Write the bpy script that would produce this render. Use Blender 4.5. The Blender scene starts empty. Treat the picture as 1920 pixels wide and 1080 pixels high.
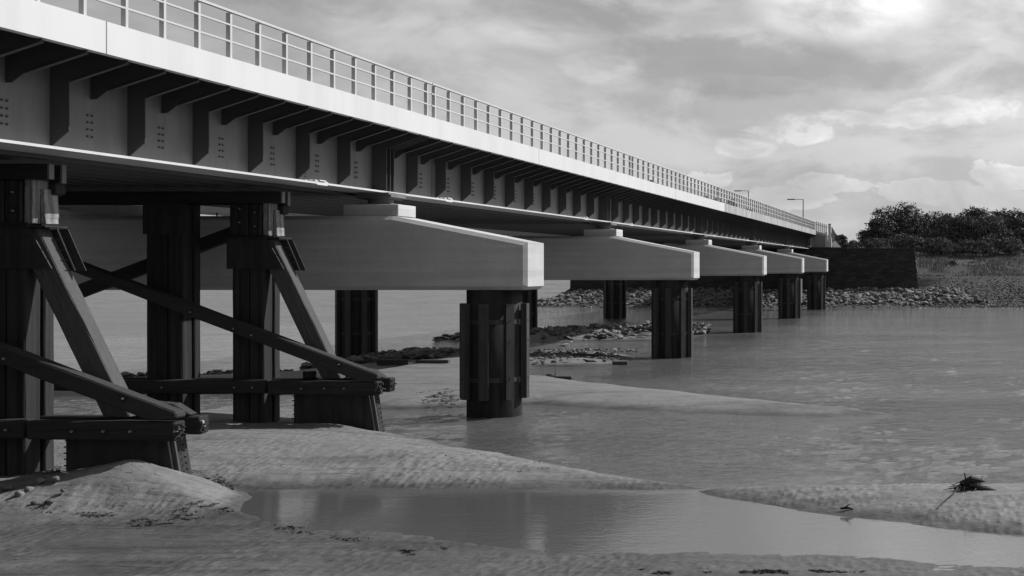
import bpy, bmesh, math, random
import numpy as np
from mathutils import Vector, Matrix
R = math.radians
rnd = random.Random(7)
scene = bpy.context.scene
COL = scene.collection

# ------------------------------------------------------------------ camera
H = 5.1            # eye height above the water
F = 2400.0         # focal length in pixels of the 1920 wide picture
PX, PY = 1755.0, 506.0
cam_d = bpy.data.cameras.new("camera"); cam = bpy.data.objects.new("camera", cam_d)
COL.objects.link(cam); scene.camera = cam
cam.location = (0, 0, H); cam.rotation_euler = (R(90), 0, 0)
cam_d.sensor_width = 36; cam_d.lens = F/1920*36
cam_d.shift_x = -(PX-960)/1920; cam_d.shift_y = -(540-PY)/1920
cam_d.clip_start = 0.3; cam_d.clip_end = 9000

# ------------------------------------------------------------------ sun and sky
SUN_A = R(38)                                  # beyond +X towards +Y
SUN_E = math.atan(1.06*math.cos(SUN_A))
S = Vector((math.cos(SUN_E)*math.cos(SUN_A), math.cos(SUN_E)*math.sin(SUN_A), math.sin(SUN_E)))
sl = bpy.data.lights.new("sun", 'SUN'); sl.energy = 4.7; sl.angle = R(0.5); sl.color = (1, 1, 1)
so = bpy.data.objects.new("sun", sl); COL.objects.link(so)
so.rotation_euler = S.to_track_quat('Z', 'Y').to_euler()
so.location = (30, 30, 60)

world = bpy.data.worlds.new("World"); scene.world = world; world.use_nodes = True
NT = world.node_tree; NT.nodes.clear()

class G:                                       # tiny node-graph helper
    def __init__(s, nt): s.nt = nt
    def n(s, t, **k):
        nd = s.nt.nodes.new(t)
        for a, b in k.items(): setattr(nd, a, b)
        return nd
    def link(s, a, b): s.nt.links.new(a, b)
    def put(s, sock, v):
        if isinstance(v, bpy.types.NodeSocket): s.link(v, sock)
        elif v is not None: sock.default_value = v
    def m(s, op, a, b=None, c=None, clamp=False):
        nd = s.n('ShaderNodeMath', operation=op); nd.use_clamp = clamp
        s.put(nd.inputs[0], a)
        if b is not None: s.put(nd.inputs[1], b)
        if c is not None: s.put(nd.inputs[2], c)
        return nd.outputs[0]
    def mix(s, f, a, b):                       # float mix
        nd = s.n('ShaderNodeMix'); nd.data_type = 'FLOAT'
        s.put(nd.inputs[0], f); s.put(nd.inputs[2], a); s.put(nd.inputs[3], b)
        return nd.outputs[0]
    def ramp(s, v, lo, hi, a=0.0, b=1.0):
        nd = s.n('ShaderNodeMapRange'); nd.interpolation_type = 'SMOOTHSTEP'
        s.put(nd.inputs[0], v); nd.inputs[1].default_value = lo; nd.inputs[2].default_value = hi
        nd.inputs[3].default_value = a; nd.inputs[4].default_value = b
        return nd.outputs[0]
    def noise(s, vec, scale, detail=4, rough=.55, dist=0.0):
        nd = s.n('ShaderNodeTexNoise')
        s.put(nd.inputs['Vector'], vec); nd.inputs['Scale'].default_value = scale
        nd.inputs['Detail'].default_value = detail; nd.inputs['Roughness'].default_value = rough
        nd.inputs['Distortion'].default_value = dist
        return nd.outputs[0]
    def map(s, vec, scale=(1, 1, 1), rot=(0, 0, 0), loc=(0, 0, 0)):
        nd = s.n('ShaderNodeMapping'); s.put(nd.inputs[0], vec)
        nd.inputs['Location'].default_value = loc; nd.inputs['Rotation'].default_value = rot
        nd.inputs['Scale'].default_value = scale
        return nd.outputs[0]

g = G(NT)
sky = g.n('ShaderNodeTexSky'); sky.sky_type = 'NISHITA'; sky.sun_disc = False
sky.sun_elevation = SUN_E; sky.sun_rotation = math.pi/2 - SUN_A
sky.altitude = 0; sky.air_density = 1.0; sky.dust_density = 1.6; sky.ozone_density = 1.0
sep = g.n('ShaderNodeSeparateColor'); g.link(sky.outputs[0], sep.inputs[0])
# black-and-white film behind a yellow-orange filter: mostly red and green
base = g.m('ADD', g.m('MULTIPLY', sep.outputs[0], .62), g.m('MULTIPLY', sep.outputs[1], .33))
tc = g.n('ShaderNodeTexCoord')
sx = g.n('ShaderNodeSeparateXYZ'); g.link(tc.outputs['Generated'], sx.inputs[0])
az = g.m('ARCTAN2', sx.outputs[0], sx.outputs[1]); el = g.m('ARCSINE', sx.outputs[2])
cv = g.n('ShaderNodeCombineXYZ'); g.put(cv.inputs[0], az); g.put(cv.inputs[1], g.m('MULTIPLY', el, 1.75)); g.put(cv.inputs[2], sx.outputs[2])
vec = g.map(cv.outputs[0], loc=(3.1, .7, 0))
big = g.noise(vec, 3.2, 3, .5, .3)
mid = g.noise(g.map(cv.outputs[0], loc=(1.3, 5.2, 2)), 8.5, 8, .58, .35)
fine = g.noise(g.map(cv.outputs[0], loc=(7.3, 2.2, 4)), 26, 6, .6, .2)
def blob(ax, ay, rx, ry, puff=0.0):                      # one cloud in the direction of photo pixel ax, ay
    a0 = math.atan2(ax-PX, F); e0 = math.atan2(PY-ay, math.hypot(F, ax-PX))
    dx = g.m('DIVIDE', g.m('SUBTRACT', az, a0), rx/F); dy = g.m('DIVIDE', g.m('SUBTRACT', el, e0), ry/F)
    wob = g.m('ADD', g.m('MULTIPLY', g.m('SUBTRACT', mid, .5), 4.0), g.m('MULTIPLY', g.m('SUBTRACT', fine, .5), 1.0+3.5*puff))
    d = g.m('ADD', g.m('ADD', g.m('MULTIPLY', dx, dx), g.m('MULTIPLY', dy, dy)), wob)
    return g.ramp(d, 1.15-.35*puff, .1+.3*puff)
bright = None
for ax, ay, rx, ry, k, pf in [(1600, 5, 190, 75, 2.0, 0), (1800, -130, 360, 120, 3.6, 0), (1790, 205, 170, 34, .9, .6), (1640, 225, 120, 26, .7, .8), (1490, 245, 90, 34, .8, .8), (1400, 280, 80, 22, .6, .6),
        (1560, 345, 90, 22, .8, 1), (1690, 350, 70, 24, .9, 1), (1770, 362, 80, 22, .8, 1), (1890, 322, 60, 34, 1.1, 1), (1860, 375, 80, 20, .8, 1), (1330, 338, 60, 26, .8, 1), (1470, 372, 120, 26, .8, 1), (1240, 345, 50, 18, .5, 1),
        (1120, 125, 70, 30, .6, .5), (1380, 155, 160, 14, .4, .6), (1830, 60, 60, 30, .6, .3), (1000, 60, 120, 30, .45, 0), (770, 190, 80, 40, .35, 0)]:
    v = g.m('MULTIPLY', blob(ax, ay, rx, ry, pf), k)
    bright = v if bright is None else g.m('MAXIMUM', bright, v)
dark = None
for ax, ay, rx, ry, k in [(860, 10, 330, 48, 1.), (790, 90, 90, 50, .45), (1380, 120, 240, 55, 1.), (1640, 145, 180, 28, .8), (1880, 150, 130, 35, .7), (1160, 210, 150, 40, .4), (1400, 315, 230, 22, .35), (1830, 60, 60, 40, .4)]:
    v = g.m('MULTIPLY', blob(ax, ay, rx, ry), k)
    dark = v if dark is None else g.m('MAXIMUM', dark, v)
cov = g.ramp(g.m('ADD', big, g.m('MULTIPLY', g.m('SUBTRACT', mid, .5), .5)), .38, .62)
lum = g.mix(g.ramp(mid, .40, .62), .49, .63)
dt = g.n('ShaderNodeVectorMath', operation='DOT_PRODUCT'); g.link(tc.outputs['Generated'], dt.inputs[0]); dt.inputs[1].default_value = tuple(S)
# cloud is brightest round the sun and dullest opposite it
glow = g.m('ADD', .60, g.m('MULTIPLY', g.m('POWER', g.m('MULTIPLY', g.m('ADD', dt.outputs['Value'], 1.0), .5), 3.0), 1.15))
lum = g.m('MULTIPLY', lum, glow)
veil = g.mix(g.m('MULTIPLY', cov, .75), g.m('MULTIPLY', base, .05), lum)
# thin cloud near the horizon everywhere, clearer overhead
low = g.ramp(el, R(32), R(12))
skyv = g.mix(g.m('MULTIPLY', low, .82), veil, lum)
skyv = g.m('ADD', skyv, g.m('MULTIPLY', g.m('SUBTRACT', fine, .5), .07))
skyv = g.m('MULTIPLY', skyv, g.m('SUBTRACT', 1.0, g.m('MULTIPLY', dark, .20)))
skyv = g.m('ADD', skyv, g.m('MULTIPLY', bright, g.m('ADD', .17, g.m('MULTIPLY', g.m('SUBTRACT', mid, .5), .8))))
# the far-away ground half of the sky sphere is as dark as land
skyv = g.mix(g.ramp(sx.outputs[2], -.02, 0.0), .12, g.m('MAXIMUM', skyv, .02))
bg = g.n('ShaderNodeBackground'); g.put(bg.inputs['Color'], skyv)
bg.inputs['Strength'].default_value = 1.0
out = g.n('ShaderNodeOutputWorld'); g.link(bg.outputs[0], out.inputs[0])

scene.view_settings.view_transform = 'Standard'
scene.view_settings.look = 'None'
scene.view_settings.exposure = 0.07
scene.view_settings.gamma = 1.0
scene.view_settings.use_curve_mapping = False

# ------------------------------------------------------------------ helpers
def gp(px, py, z=0.0):
    """ground point under a pixel measured in the photograph"""
    Y = F*(H-z)/(py-PY)
    return ((px-PX)*Y/F, Y)

def tag(o, label=None, cat=None, group=None, kind=None):
    if label: o['label'] = label
    if cat: o['category'] = cat
    if group: o['group'] = group
    if kind: o['kind'] = kind
    return o

def empty(name, loc=(0, 0, 0), rz=0):
    o = bpy.data.objects.new(name, None); o.location = loc; o.rotation_euler = (0, 0, rz)
    o.empty_display_size = .3
    COL.objects.link(o); return o

def put(name, me, parent=None, loc=None):
    o = bpy.data.objects.new(name, me); COL.objects.link(o)
    if parent: o.parent = parent
    if loc: o.location = loc
    return o

def mesh_of(name, bm, mat, smooth=False):
    me = bpy.data.meshes.new(name)
    bmesh.ops.recalc_face_normals(bm, faces=bm.faces[:])
    bm.to_mesh(me); bm.free()
    if mat: me.materials.append(mat)
    if smooth: me.polygons.foreach_set('use_smooth', [True]*len(me.polygons))
    return me

def mk(name, bm, mat, parent=None, loc=None, smooth=False):
    return put(name, mesh_of(name, bm, mat, smooth), parent, loc)

def prism(poly, a0, a1, axis='Y', bm=None, bevel=0.0, seg=1):
    """polygon in the plane across the axis, extruded from a0 to a1"""
    own = bmesh.new()
    def P(u, v, a):
        if axis == 'Y': return (u, a, v)
        if axis == 'X': return (a, u, v)
        return (u, v, a)
    v0 = [own.verts.new(P(u, v, a0)) for u, v in poly]
    v1 = [own.verts.new(P(u, v, a1)) for u, v in poly]
    own.faces.new(v0); own.faces.new(v1[::-1])
    n = len(poly)
    for i in range(n):
        own.faces.new((v0[i], v0[(i+1) % n], v1[(i+1) % n], v1[i]))
    bmesh.ops.recalc_face_normals(own, faces=own.faces[:])
    if bevel: bmesh.ops.bevel(own, geom=own.edges[:], offset=bevel, segments=seg, profile=.5, affect='EDGES')
    return merge(bm, own)

def merge(bm, own):
    if bm is None: return own
    me = bpy.data.meshes.new('t'); own.to_mesh(me); own.free()
    bm.from_mesh(me); bpy.data.meshes.remove(me)
    return bm

def box(x0, x1, y0, y1, z0, z1, bm=None, bevel=0.0):
    return prism([(x0, z0), (x1, z0), (x1, z1), (x0, z1)], y0, y1, 'Y', bm, bevel)

def tube(pts, rads, n=8, bm=None, cap=True):
    own = bmesh.new(); rings = []
    pts = [Vector(p) for p in pts]
    if not hasattr(rads, '__len__'): rads = [rads]*len(pts)
    for i, p in enumerate(pts):
        d = (pts[min(i+1, len(pts)-1)] - pts[max(i-1, 0)]).normalized()
        a = d.orthogonal().normalized() if i == 0 else (last - d*last.dot(d)).normalized()
        last = a
        b = d.cross(a)
        rings.append([own.verts.new(p + (a*math.cos(2*math.pi*k/n) + b*math.sin(2*math.pi*k/n))*rads[i]) for k in range(n)])
    for r0, r1 in zip(rings, rings[1:]):
        for k in range(n):
            own.faces.new((r0[k], r0[(k+1) % n], r1[(k+1) % n], r1[k]))
    if cap:
        own.faces.new(rings[0][::-1]); own.faces.new(rings[-1])
    return merge(bm, own)

def rock_bm(r, sx=1, sy=1, sz=.7, n=13):
    bm = bmesh.new()
    for _ in range(n):
        v = Vector((r.gauss(0, 1), r.gauss(0, 1), r.gauss(0, 1))).normalized()*r.uniform(.8, 1)
        bm.verts.new((v.x*sx*.5, v.y*sy*.5, v.z*sz*.5))
    res = bmesh.ops.convex_hull(bm, input=bm.verts[:])
    dl = [e for e in set(res['geom_interior'] + res['geom_unused']) if isinstance(e, bmesh.types.BMVert) and e.is_valid]
    if dl: bmesh.ops.delete(bm, geom=dl, context='VERTS')
    return bm

# ------------------------------------------------------------------ materials
MATS = {}
def material(name, col, rough=.8, var=.25, scale=3.0, bump=.0, bscale=None, stretch=(1, 1, 1), rot=(0, 0, 0),
             spec=.5, metal=0.0, speck=0.0, streak=None, coord='Object', detail=6, obj_var=0.0, soot=None):
    m = bpy.data.materials.new(name); m.use_nodes = True
    nt = m.node_tree; q = G(nt); b = nt.nodes['Principled BSDF']
    t = q.n('ShaderNodeTexCoord').outputs[coord]
    if coord == 'World': pass
    v = q.map(t, scale=stretch, rot=rot)
    n1 = q.noise(v, scale, detail, .6, .2)
    n2 = q.noise(t, scale*.23, 3, .5)
    f = q.m('ADD', q.m('MULTIPLY', q.m('SUBTRACT', n1, .5), 2*var), q.m('MULTIPLY', q.m('SUBTRACT', n2, .5), 1.6*var))
    c = q.m('MULTIPLY', q.m('ADD', f, 1.0), col)
    if speck:
        sp = q.noise(v, scale*9, 3, .7)
        c = q.m('MULTIPLY', c, q.ramp(sp, .36, .5, 1-speck, 1.0))
    if streak:                                  # (scale vector, strength): run-off marks and board lines
        st = q.noise(q.map(t, scale=streak[0], loc=(3, 1, 2)), 1.0, 4, .6)
        c = q.m('MULTIPLY', c, q.ramp(st, .42, .62, 1.0, 1-streak[1]))
    if obj_var:
        oi = q.n('ShaderNodeObjectInfo')
        c = q.m('MULTIPLY', c, q.mix(oi.outputs['Random'], 1-obj_var, 1+obj_var))
    c = q.m('MAXIMUM', c, .002)
    cc = q.n('ShaderNodeCombineColor')
    for i in range(3): q.link(c, cc.inputs[i])
    q.link(cc.outputs[0], b.inputs['Base Color'])
    b.inputs['Roughness'].default_value = rough
    b.inputs['Metallic'].default_value = metal
    b.inputs['Specular IOR Level'].default_value = spec
    if bump:
        bn = q.n('ShaderNodeBump'); bn.inputs['Strength'].default_value = 1.0; bn.inputs['Distance'].default_value = bump
        q.link(q.noise(v, bscale or scale*2, 6, .65), bn.inputs['Height']); q.link(bn.outputs[0], b.inputs['Normal'])
    MATS[name] = m
    return m

M_white = material('white_paint', .62, .55, .035, .8, streak=((.8, .9, .12), .06))
M_stain = material('stained_paint', .40, .7, .16, 1.2, streak=((.8, 1.3, .12), .3), speck=.1)
M_rail = material('rail_paint', .52, .5, .05, 2)
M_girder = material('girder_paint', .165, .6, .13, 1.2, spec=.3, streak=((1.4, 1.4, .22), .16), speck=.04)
M_plate = material('stiffener_dark', .055, .6, .08, 1.2, spec=.3)  # plates and brackets, much darker tone than the girder web
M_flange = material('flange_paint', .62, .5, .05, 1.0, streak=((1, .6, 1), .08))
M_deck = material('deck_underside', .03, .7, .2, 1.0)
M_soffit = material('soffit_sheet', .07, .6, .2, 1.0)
M_conc = material('pier_concrete', .50, .85, .20, .9, bump=.004, bscale=14, streak=((.07, .07, 2.6), .14), speck=.06)
M_pipe = material('service_pipe', .55, .6, .1, 1)
M_steel = material('dark_steel', .040, .9, .35, 1.6, bump=.004, bscale=9, streak=((5, 5, .4), .35), spec=.12)
M_fend = material('fender_steel', .05, .6, .35, 1.6, bump=.005, bscale=9, streak=((5, 5, .4), .3), spec=.35, obj_var=.2)
M_timv = material('timber_upright', .038, .85, .40, 1.4, bump=.015, bscale=3, stretch=(7, 7, .45), spec=.25, speck=.3, streak=((6, 6, .12), .5))
M_timh = material('timber_level', .033, .85, .38, 1.4, bump=.015, bscale=3, stretch=(.45, 7, 7), spec=.25, speck=.3, streak=((.15, 6, 6), .4))
M_timd = material('timber_brace', .04, .85, .38, 1.4, bump=.014, bscale=3, stretch=(.45, 7, 7), rot=(0, R(-20), 0), spec=.25, speck=.3)
M_timr = material('timber_raker', .085, .85, .38, 1.4, bump=.014, bscale=3, stretch=(7, 7, .45), rot=(0, R(26), 0), spec=.25, speck=.25)
M_pale = material('weathered_timber', .30, .85, .38, 2.0, bump=.01, bscale=4, stretch=(6, 6, .5), speck=.35, streak=((7, 7, .3), .5))
M_plank = material('drift_timber', .05, .9, .3, 3, bump=.01, obj_var=.3)
M_bolt = material('bolt_head', .2, .4, .2, 4)
M_caisson = material('caisson_plate', .035, .7, .4, 2, bump=.008, bscale=6, spec=.3, streak=((4, 4, .3), .4))
M_rock = material('rock_grey', .20, .9, .3, 1.6, bump=.03, bscale=4, obj_var=.45, speck=.25)
M_rip = material('riprap_stone', .16, .9, .3, 1.6, bump=.03, bscale=3, obj_var=.4, speck=.2)
M_stone = material('round_stone', .12, .85, .3, 3, bump=.01, bscale=8, obj_var=.3, speck=.2)
M_shingle = material('shingle_stone', .085, .9, .6, .5, bump=.02, bscale=5)
M_wrock = material('rock_wet', .075, .6, .35, 3, bump=.03, bscale=7, obj_var=.4)
M_weed = material('rock_weed', .03, .7, .4, 6, bump=.04, bscale=12)
M_galv = material('galvanised_steel', .22, .6, .1, 2)
M_fence = material('fence_steel', .16, .6, .15, 2, obj_var=.2)
M_bark = material('bark', .06, .9, .3, 3, bump=.02)
M_leafA = material('leaves_dark', .08, .7, .55, .35, detail=3, spec=.2)
M_leafB = material('leaves_mid', .11, .7, .5, .45, detail=3, spec=.2)
M_grass = material('dune_grass', .18, .8, .4, .3)
M_gullw = material('gull_white', .75, .7, .03, 9)
M_gullg = material('gull_grey', .22, .7, .08, 9)
M_dark = material('dark_twigs', .02, .9, .3, 9)
M_litter = material('weed_litter', .038, .9, .4, 9)

# ------------------------------------------------------------------ water
def water_material():
    m = bpy.data.materials.new('river_water'); m.use_nodes = True
    nt = m.node_tree; q = G(nt); b = nt.nodes['Principled BSDF']
    pos = q.n('ShaderNodeNewGeometry').outputs['Position']
    sp = q.n('ShaderNodeSeparateXYZ'); q.link(pos, sp.inputs[0])
    # sheltered pool between the two bars: nearly flat
    yb = q.m('ADD', sp.outputs[1], q.m('MULTIPLY', q.m('SUBTRACT', q.noise(pos, .25, 3), .5), 5.0))
    calm = q.ramp(q.m('SUBTRACT', yb, q.m('MULTIPLY', sp.outputs[0], -.10)), 33.0, 27.5)
    patch = q.ramp(q.noise(q.map(pos, scale=(.05, .16, 1)), 1.0, 4, .6), .35, .62)
    w1 = q.noise(q.map(pos, scale=(1.0, 1.9, 1), rot=(0, 0, R(14))), 3.6, 5, .62, .35)
    w2 = q.noise(q.map(pos, scale=(1.0, 2.2, 1), rot=(0, 0, R(-24))), 1.5, 4, .6, .3)
    w3 = q.noise(q.map(pos, scale=(1.0, 1.5, 1)), 7.0, 4, .6)
    hgt = q.m('ADD', q.m('MULTIPLY', w1, .07), q.m('ADD', q.m('MULTIPLY', w2, .06), q.m('MULTIPLY', w3, .03)))
    amp = q.m('MULTIPLY', q.mix(patch, .7, 1.0), q.mix(calm, 1.0, .05))
    bn = q.n('ShaderNodeBump'); bn.inputs['Strength'].default_value = 1.0; bn.inputs['Distance'].default_value = 1.0
    q.link(q.m('MULTIPLY', hgt, amp), bn.inputs['Height']); q.link(bn.outputs[0], b.inputs['Normal'])
    silt = q.mix(q.ramp(q.noise(q.map(pos, scale=(.06, .12, 1)), 1.0, 3), .3, .7), .085, .125)
    silt = q.mix(calm, silt, .08)
    cc = q.n('ShaderNodeCombineColor')
    for i in range(3): q.link(silt, cc.inputs[i])
    q.link(cc.outputs[0], b.inputs['Base Color'])
    b.inputs['Roughness'].default_value = .05
    b.inputs['IOR'].default_value = 1.33
    return m
M_water = water_material()

# ------------------------------------------------------------------ sand
def vnoise(x, y, seed=0):
    xi = np.floor(x).astype(np.int64); yi = np.floor(y).astype(np.int64)
    fx = x-xi; fy = y-yi; fx = fx*fx*(3-2*fx); fy = fy*fy*(3-2*fy)
    def h(a, b):
        n = (a*374761393 + b*668265263 + seed*982451653) & 0x7fffffff
        n = ((n ^ (n >> 13))*1274126177) & 0x7fffffff
        return ((n ^ (n >> 16)) & 0xffff)/65535.0
    return (h(xi, yi)*(1-fx)+h(xi+1, yi)*fx)*(1-fy) + (h(xi, yi+1)*(1-fx)+h(xi+1, yi+1)*fx)*fy
def fbm(x, y, oct=4, seed=0):
    s = 0; a = .5
    for k in range(oct):
        s = s + a*(vnoise(x*2**k, y*2**k, seed+k)-.5); a *= .5
    return s

def sdist(X, Y, poly):
    """signed distance, positive inside"""
    P = np.array(poly, float); n = len(P)
    d = np.full(X.shape, 1e9); ins = np.zeros(X.shape, bool)
    for i in range(n):
        ax, ay = P[i]; bx, by = P[(i+1) % n]
        ex, ey = bx-ax, by-ay
        t = np.clip(((X-ax)*ex+(Y-ay)*ey)/(ex*ex+ey*ey+1e-9), 0, 1)
        d = np.minimum(d, np.hypot(X-ax-t*ex, Y-ay-t*ey))
        c = ((ay > Y) != (by > Y)) & (X < (bx-ax)*(Y-ay)/((by-ay) if by != ay else 1e-9)+ax)
        ins ^= c
    return np.where(ins, d, -d)

def PG(*pts): return [gp(a, b) for a, b in pts]
BARS = [  # outline on the water plane, height, shoulder width
    (PG((-700, 912), (335, 906), (430, 911), (740, 917), (1060, 917), (1200, 921), (1330, 918), (1270, 909), (1150, 891), (1000, 863), (850, 834), (709, 806), (640, 795), (545, 787), (508, 780), (430, 776), (345, 780), (200, 800), (60, 812), (-700, 830)), .52, 2.2),
    (PG((-700, 880), (200, 890), (340, 903), (400, 915), (430, 935), (415, 962), (340, 976), (180, 966), (0, 976), (-700, 985)), .34, 1.0),
    (PG((-900, 960), (300, 972), (430, 962), (520, 985), (600, 992), (740, 1001), (860, 1018), (1000, 1030), (1100, 1042), (1170, 1037), (1300, 1034), (1500, 1038), (1640, 1047), (1900, 1067), (2300, 1080), (2600, 1400), (-1200, 1400)), .10, 3.5),
    (PG((1296, 922), (1400, 916), (1500, 915), (1700, 911), (1920, 909), (2400, 900), (2600, 1050), (1920, 1006), (1700, 981), (1500, 956), (1400, 941), (1340, 931)), .34, 1.2),
    (PG((-900, 722), (80, 716), (350, 709), (520, 703), (560, 697), (640, 690), (760, 678), (870, 668), (1000, 664), (1090, 665), (1190, 668), (1165, 683), (1080, 688), (1000, 689), (990, 704), (1045, 710), (1100, 718), (1200, 729), (1400, 750), (1560, 766), (1670, 777), (1560, 782), (1450, 781), (1300, 776), (1100, 766), (1000, 758), (870, 764), (770, 769), (700, 770), (600, 752), (545, 743), (430, 739), (350, 741), (80, 746), (-900, 760)), .40, 1.5),
    (PG((816, 641), (870, 630), (900, 629), (1000, 622), (1100, 618), (1225, 614), (1335, 617), (1325, 627), (1230, 639), (1120, 640), (1030, 643), (900, 643)), .30, 2.0),
    (PG((985, 657), (1100, 655), (1205, 657), (1200, 660), (1090, 661), (985, 661)), .10, .8),
]
def lumps(X, Y):
    z = np.zeros(X.shape)
    for (cx, cy, rx, ry, h, p) in [(-17.75, 28.15, 2.3, 1.9, .62, 1.35), (-18.35, 38.55, 1.5, 1.0, .16, 2), (-20.5, 30.5, 3, 3, .1, 2)]:
        r = np.hypot((X-cx)/rx, (Y-cy)/ry)
        z = z + h*np.exp(-(r**p)*1.6)
    return z
def sand_z(X, Y, ripple=True):
    wx = X+fbm(X*.5, Y*.5, 3, 3)*.5; wy = Y+fbm(X*.5, Y*.5, 3, 9)*.5
    z = np.full(X.shape, -9.0)
    for poly, h, w in BARS:
        d = sdist(wx, wy, poly)
        zz = np.where(d > 0, h*(1-np.exp(-d/w)), d*.22)
        z = np.maximum(z, zz)
    z = z + lumps(X, Y)*(z > -.4)
    z = z + fbm(X*.35, Y*.35, 4, 21)*.10*np.clip(z*6, 0, 1)
    z = z + fbm(X*1.6, Y*1.6, 4, 5)*.05 + fbm(X*4, Y*6, 3, 15)*.03*np.clip((48-Y)/8, 0, 1)
    if ripple:
        ph = Y*15 + X*3.5 + fbm(X*.8, Y*.8, 3, 31)*16
        a = np.clip(fbm(X*.22, Y*.22, 2, 77)*3+.55, 0.1, 1)
        wx_ = X+fbm(X*1.1, Y*1.1, 2, 50)*.8; wy_ = Y+X*.25+fbm(X*.9, Y*.9, 2, 52)*.7
        cres = 1-np.abs(2*vnoise(wx_*3.6, wy_*1.5, 51)-1)
        up = np.clip(z*5, 0, 1)
        z = z + (cres**1.5)*.03*np.clip((48-Y)/8, 0, 1)*a*up
        p2 = X*15 - Y*6 + fbm(X*.7, Y*.7, 2, 53)*10
        z = z + (np.abs(np.sin(p2)))*.03*np.clip(fbm(X*.3, Y*.4, 2, 54)*5+.3, 0, 1)*up*np.clip((X+8)/4, .25, 1)*np.clip((48-Y)/8, 0, 1)
        z = z + (np.abs(np.sin(ph))-.5)*.015*a*np.clip((46-Y)/10, .25, 1)
    return np.maximum(z, -.6)

def grid_object(name, xs, ys, zf, mat):
    X, Y = np.meshgrid(xs, ys); Z = zf(X, Y)
    nx, ny = len(xs), len(ys)
    co = np.stack([X.ravel(), Y.ravel(), Z.ravel()], 1)
    i = np.arange(nx*ny).reshape(ny, nx)
    q = np.stack([i[:-1, :-1].ravel(), i[:-1, 1:].ravel(), i[1:, 1:].ravel(), i[1:, :-1].ravel()], 1)
    me = bpy.data.meshes.new(name)
    me.vertices.add(len(co)); me.vertices.foreach_set('co', co.ravel())
    me.loops.add(q.size); me.loops.foreach_set('vertex_index', q.ravel())
    me.polygons.add(len(q)); me.polygons.foreach_set('loop_start', np.arange(len(q))*4)
    me.polygons.foreach_set('loop_total', np.full(len(q), 4))
    me.update(calc_edges=True); me.validate()
    me.polygons.foreach_set('use_smooth', [True]*len(me.polygons))
    me.materials.append(mat)
    o = bpy.data.objects.new(name, me); COL.objects.link(o)
    return o

def sand_material():
    m = bpy.data.materials.new('wet_sand'); m.use_nodes = True
    nt = m.node_tree; q = G(nt); b = nt.nodes['Principled BSDF']
    pos = q.n('ShaderNodeNewGeometry').outputs['Position']
    sp = q.n('ShaderNodeSeparateXYZ'); q.link(pos, sp.inputs[0])
    n1 = q.noise(pos, .7, 5, .6); n2 = q.noise(q.map(pos, scale=(1, 2.2, 1)), 5.5, 5, .65)
    zz = q.m('ADD', sp.outputs[2], q.m('MULTIPLY', q.m('SUBTRACT', n1, .5), .16))
    wet = q.ramp(zz, .20, .03)
    c = q.mix(wet, .175, .085)
    c = q.m('MULTIPLY', c, q.m('ADD', 1.0, q.m('MULTIPLY', q.m('SUBTRACT', n2, .5), .45)))
    c = q.m('MULTIPLY', c, q.m('ADD', 1.0, q.m('MULTIPLY', q.m('SUBTRACT', n1, .5), .35)))
    # scraps of weed and peat lying in the ripple hollows
    wd = q.noise(q.map(pos, scale=(1.0, 3.2, 1)), 3.4, 6, .72)
    wm = q.ramp(q.noise(q.map(pos, scale=(.35, 1.0, 1), loc=(4, 2, 0)), 1.0, 3), .46, .62)
    c = q.m('MULTIPLY', c, q.mix(wm, 1.0, q.ramp(wd, .60, .66, 1.0, .35)))
    c = q.m('MULTIPLY', c, q.ramp(q.noise(q.map(pos, scale=(.22, 5.0, 1), rot=(0, 0, R(5))), 1.0, 4, .7), .35, .5, .74, 1.0))
    pit_shade = q.noise(q.map(pos, scale=(1.0, 1.5, 1)), 6.0, 3, .6, .5)
    c = q.m('MULTIPLY', c, q.ramp(pit_shade, .30, .42, .55, 1.0))  # shade of small hollows put into the sand colour
    c = q.m('MULTIPLY', c, q.ramp(q.noise(q.map(pos, scale=(.25, 1.0, 1), loc=(9, 1, 0)), 1.0, 4, .6), .36, .52, .72, 1.0))
    cc = q.n('ShaderNodeCombineColor')
    for i in range(3): q.link(c, cc.inputs[i])
    q.link(cc.outputs[0], b.inputs['Base Color'])
    q.link(q.mix(wet, .75, .42), b.inputs['Roughness'])
    b.inputs['Specular IOR Level'].default_value = .35
    rp = q.n('ShaderNodeTexNoise'); 
    rip = q.noise(q.map(pos, scale=(1.0, 1.7, 1), rot=(0, 0, R(12))), 3.6, 5, .65, .6)
    gr = q.noise(pos, 38, 3, .7)
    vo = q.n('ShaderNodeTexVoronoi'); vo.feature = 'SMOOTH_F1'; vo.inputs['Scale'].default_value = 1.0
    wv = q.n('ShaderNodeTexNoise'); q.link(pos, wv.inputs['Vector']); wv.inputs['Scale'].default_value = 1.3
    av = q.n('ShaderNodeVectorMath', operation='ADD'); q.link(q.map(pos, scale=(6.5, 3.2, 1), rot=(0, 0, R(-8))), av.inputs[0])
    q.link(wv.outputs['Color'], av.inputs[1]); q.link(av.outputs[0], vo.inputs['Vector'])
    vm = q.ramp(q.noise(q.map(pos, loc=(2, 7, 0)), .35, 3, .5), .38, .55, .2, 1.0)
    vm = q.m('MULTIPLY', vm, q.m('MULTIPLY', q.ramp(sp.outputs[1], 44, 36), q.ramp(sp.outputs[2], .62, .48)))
    h = q.m('ADD', q.m('MULTIPLY', rip, .03), q.m('MULTIPLY', gr, .002))
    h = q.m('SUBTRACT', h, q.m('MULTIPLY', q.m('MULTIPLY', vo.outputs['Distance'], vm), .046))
    bn = q.n('ShaderNodeBump'); bn.inputs['Strength'].default_value = 1.0; bn.inputs['Distance'].default_value = 1.0
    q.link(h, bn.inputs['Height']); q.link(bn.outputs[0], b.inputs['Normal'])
    return m
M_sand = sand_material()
ys = [12.0]
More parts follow.
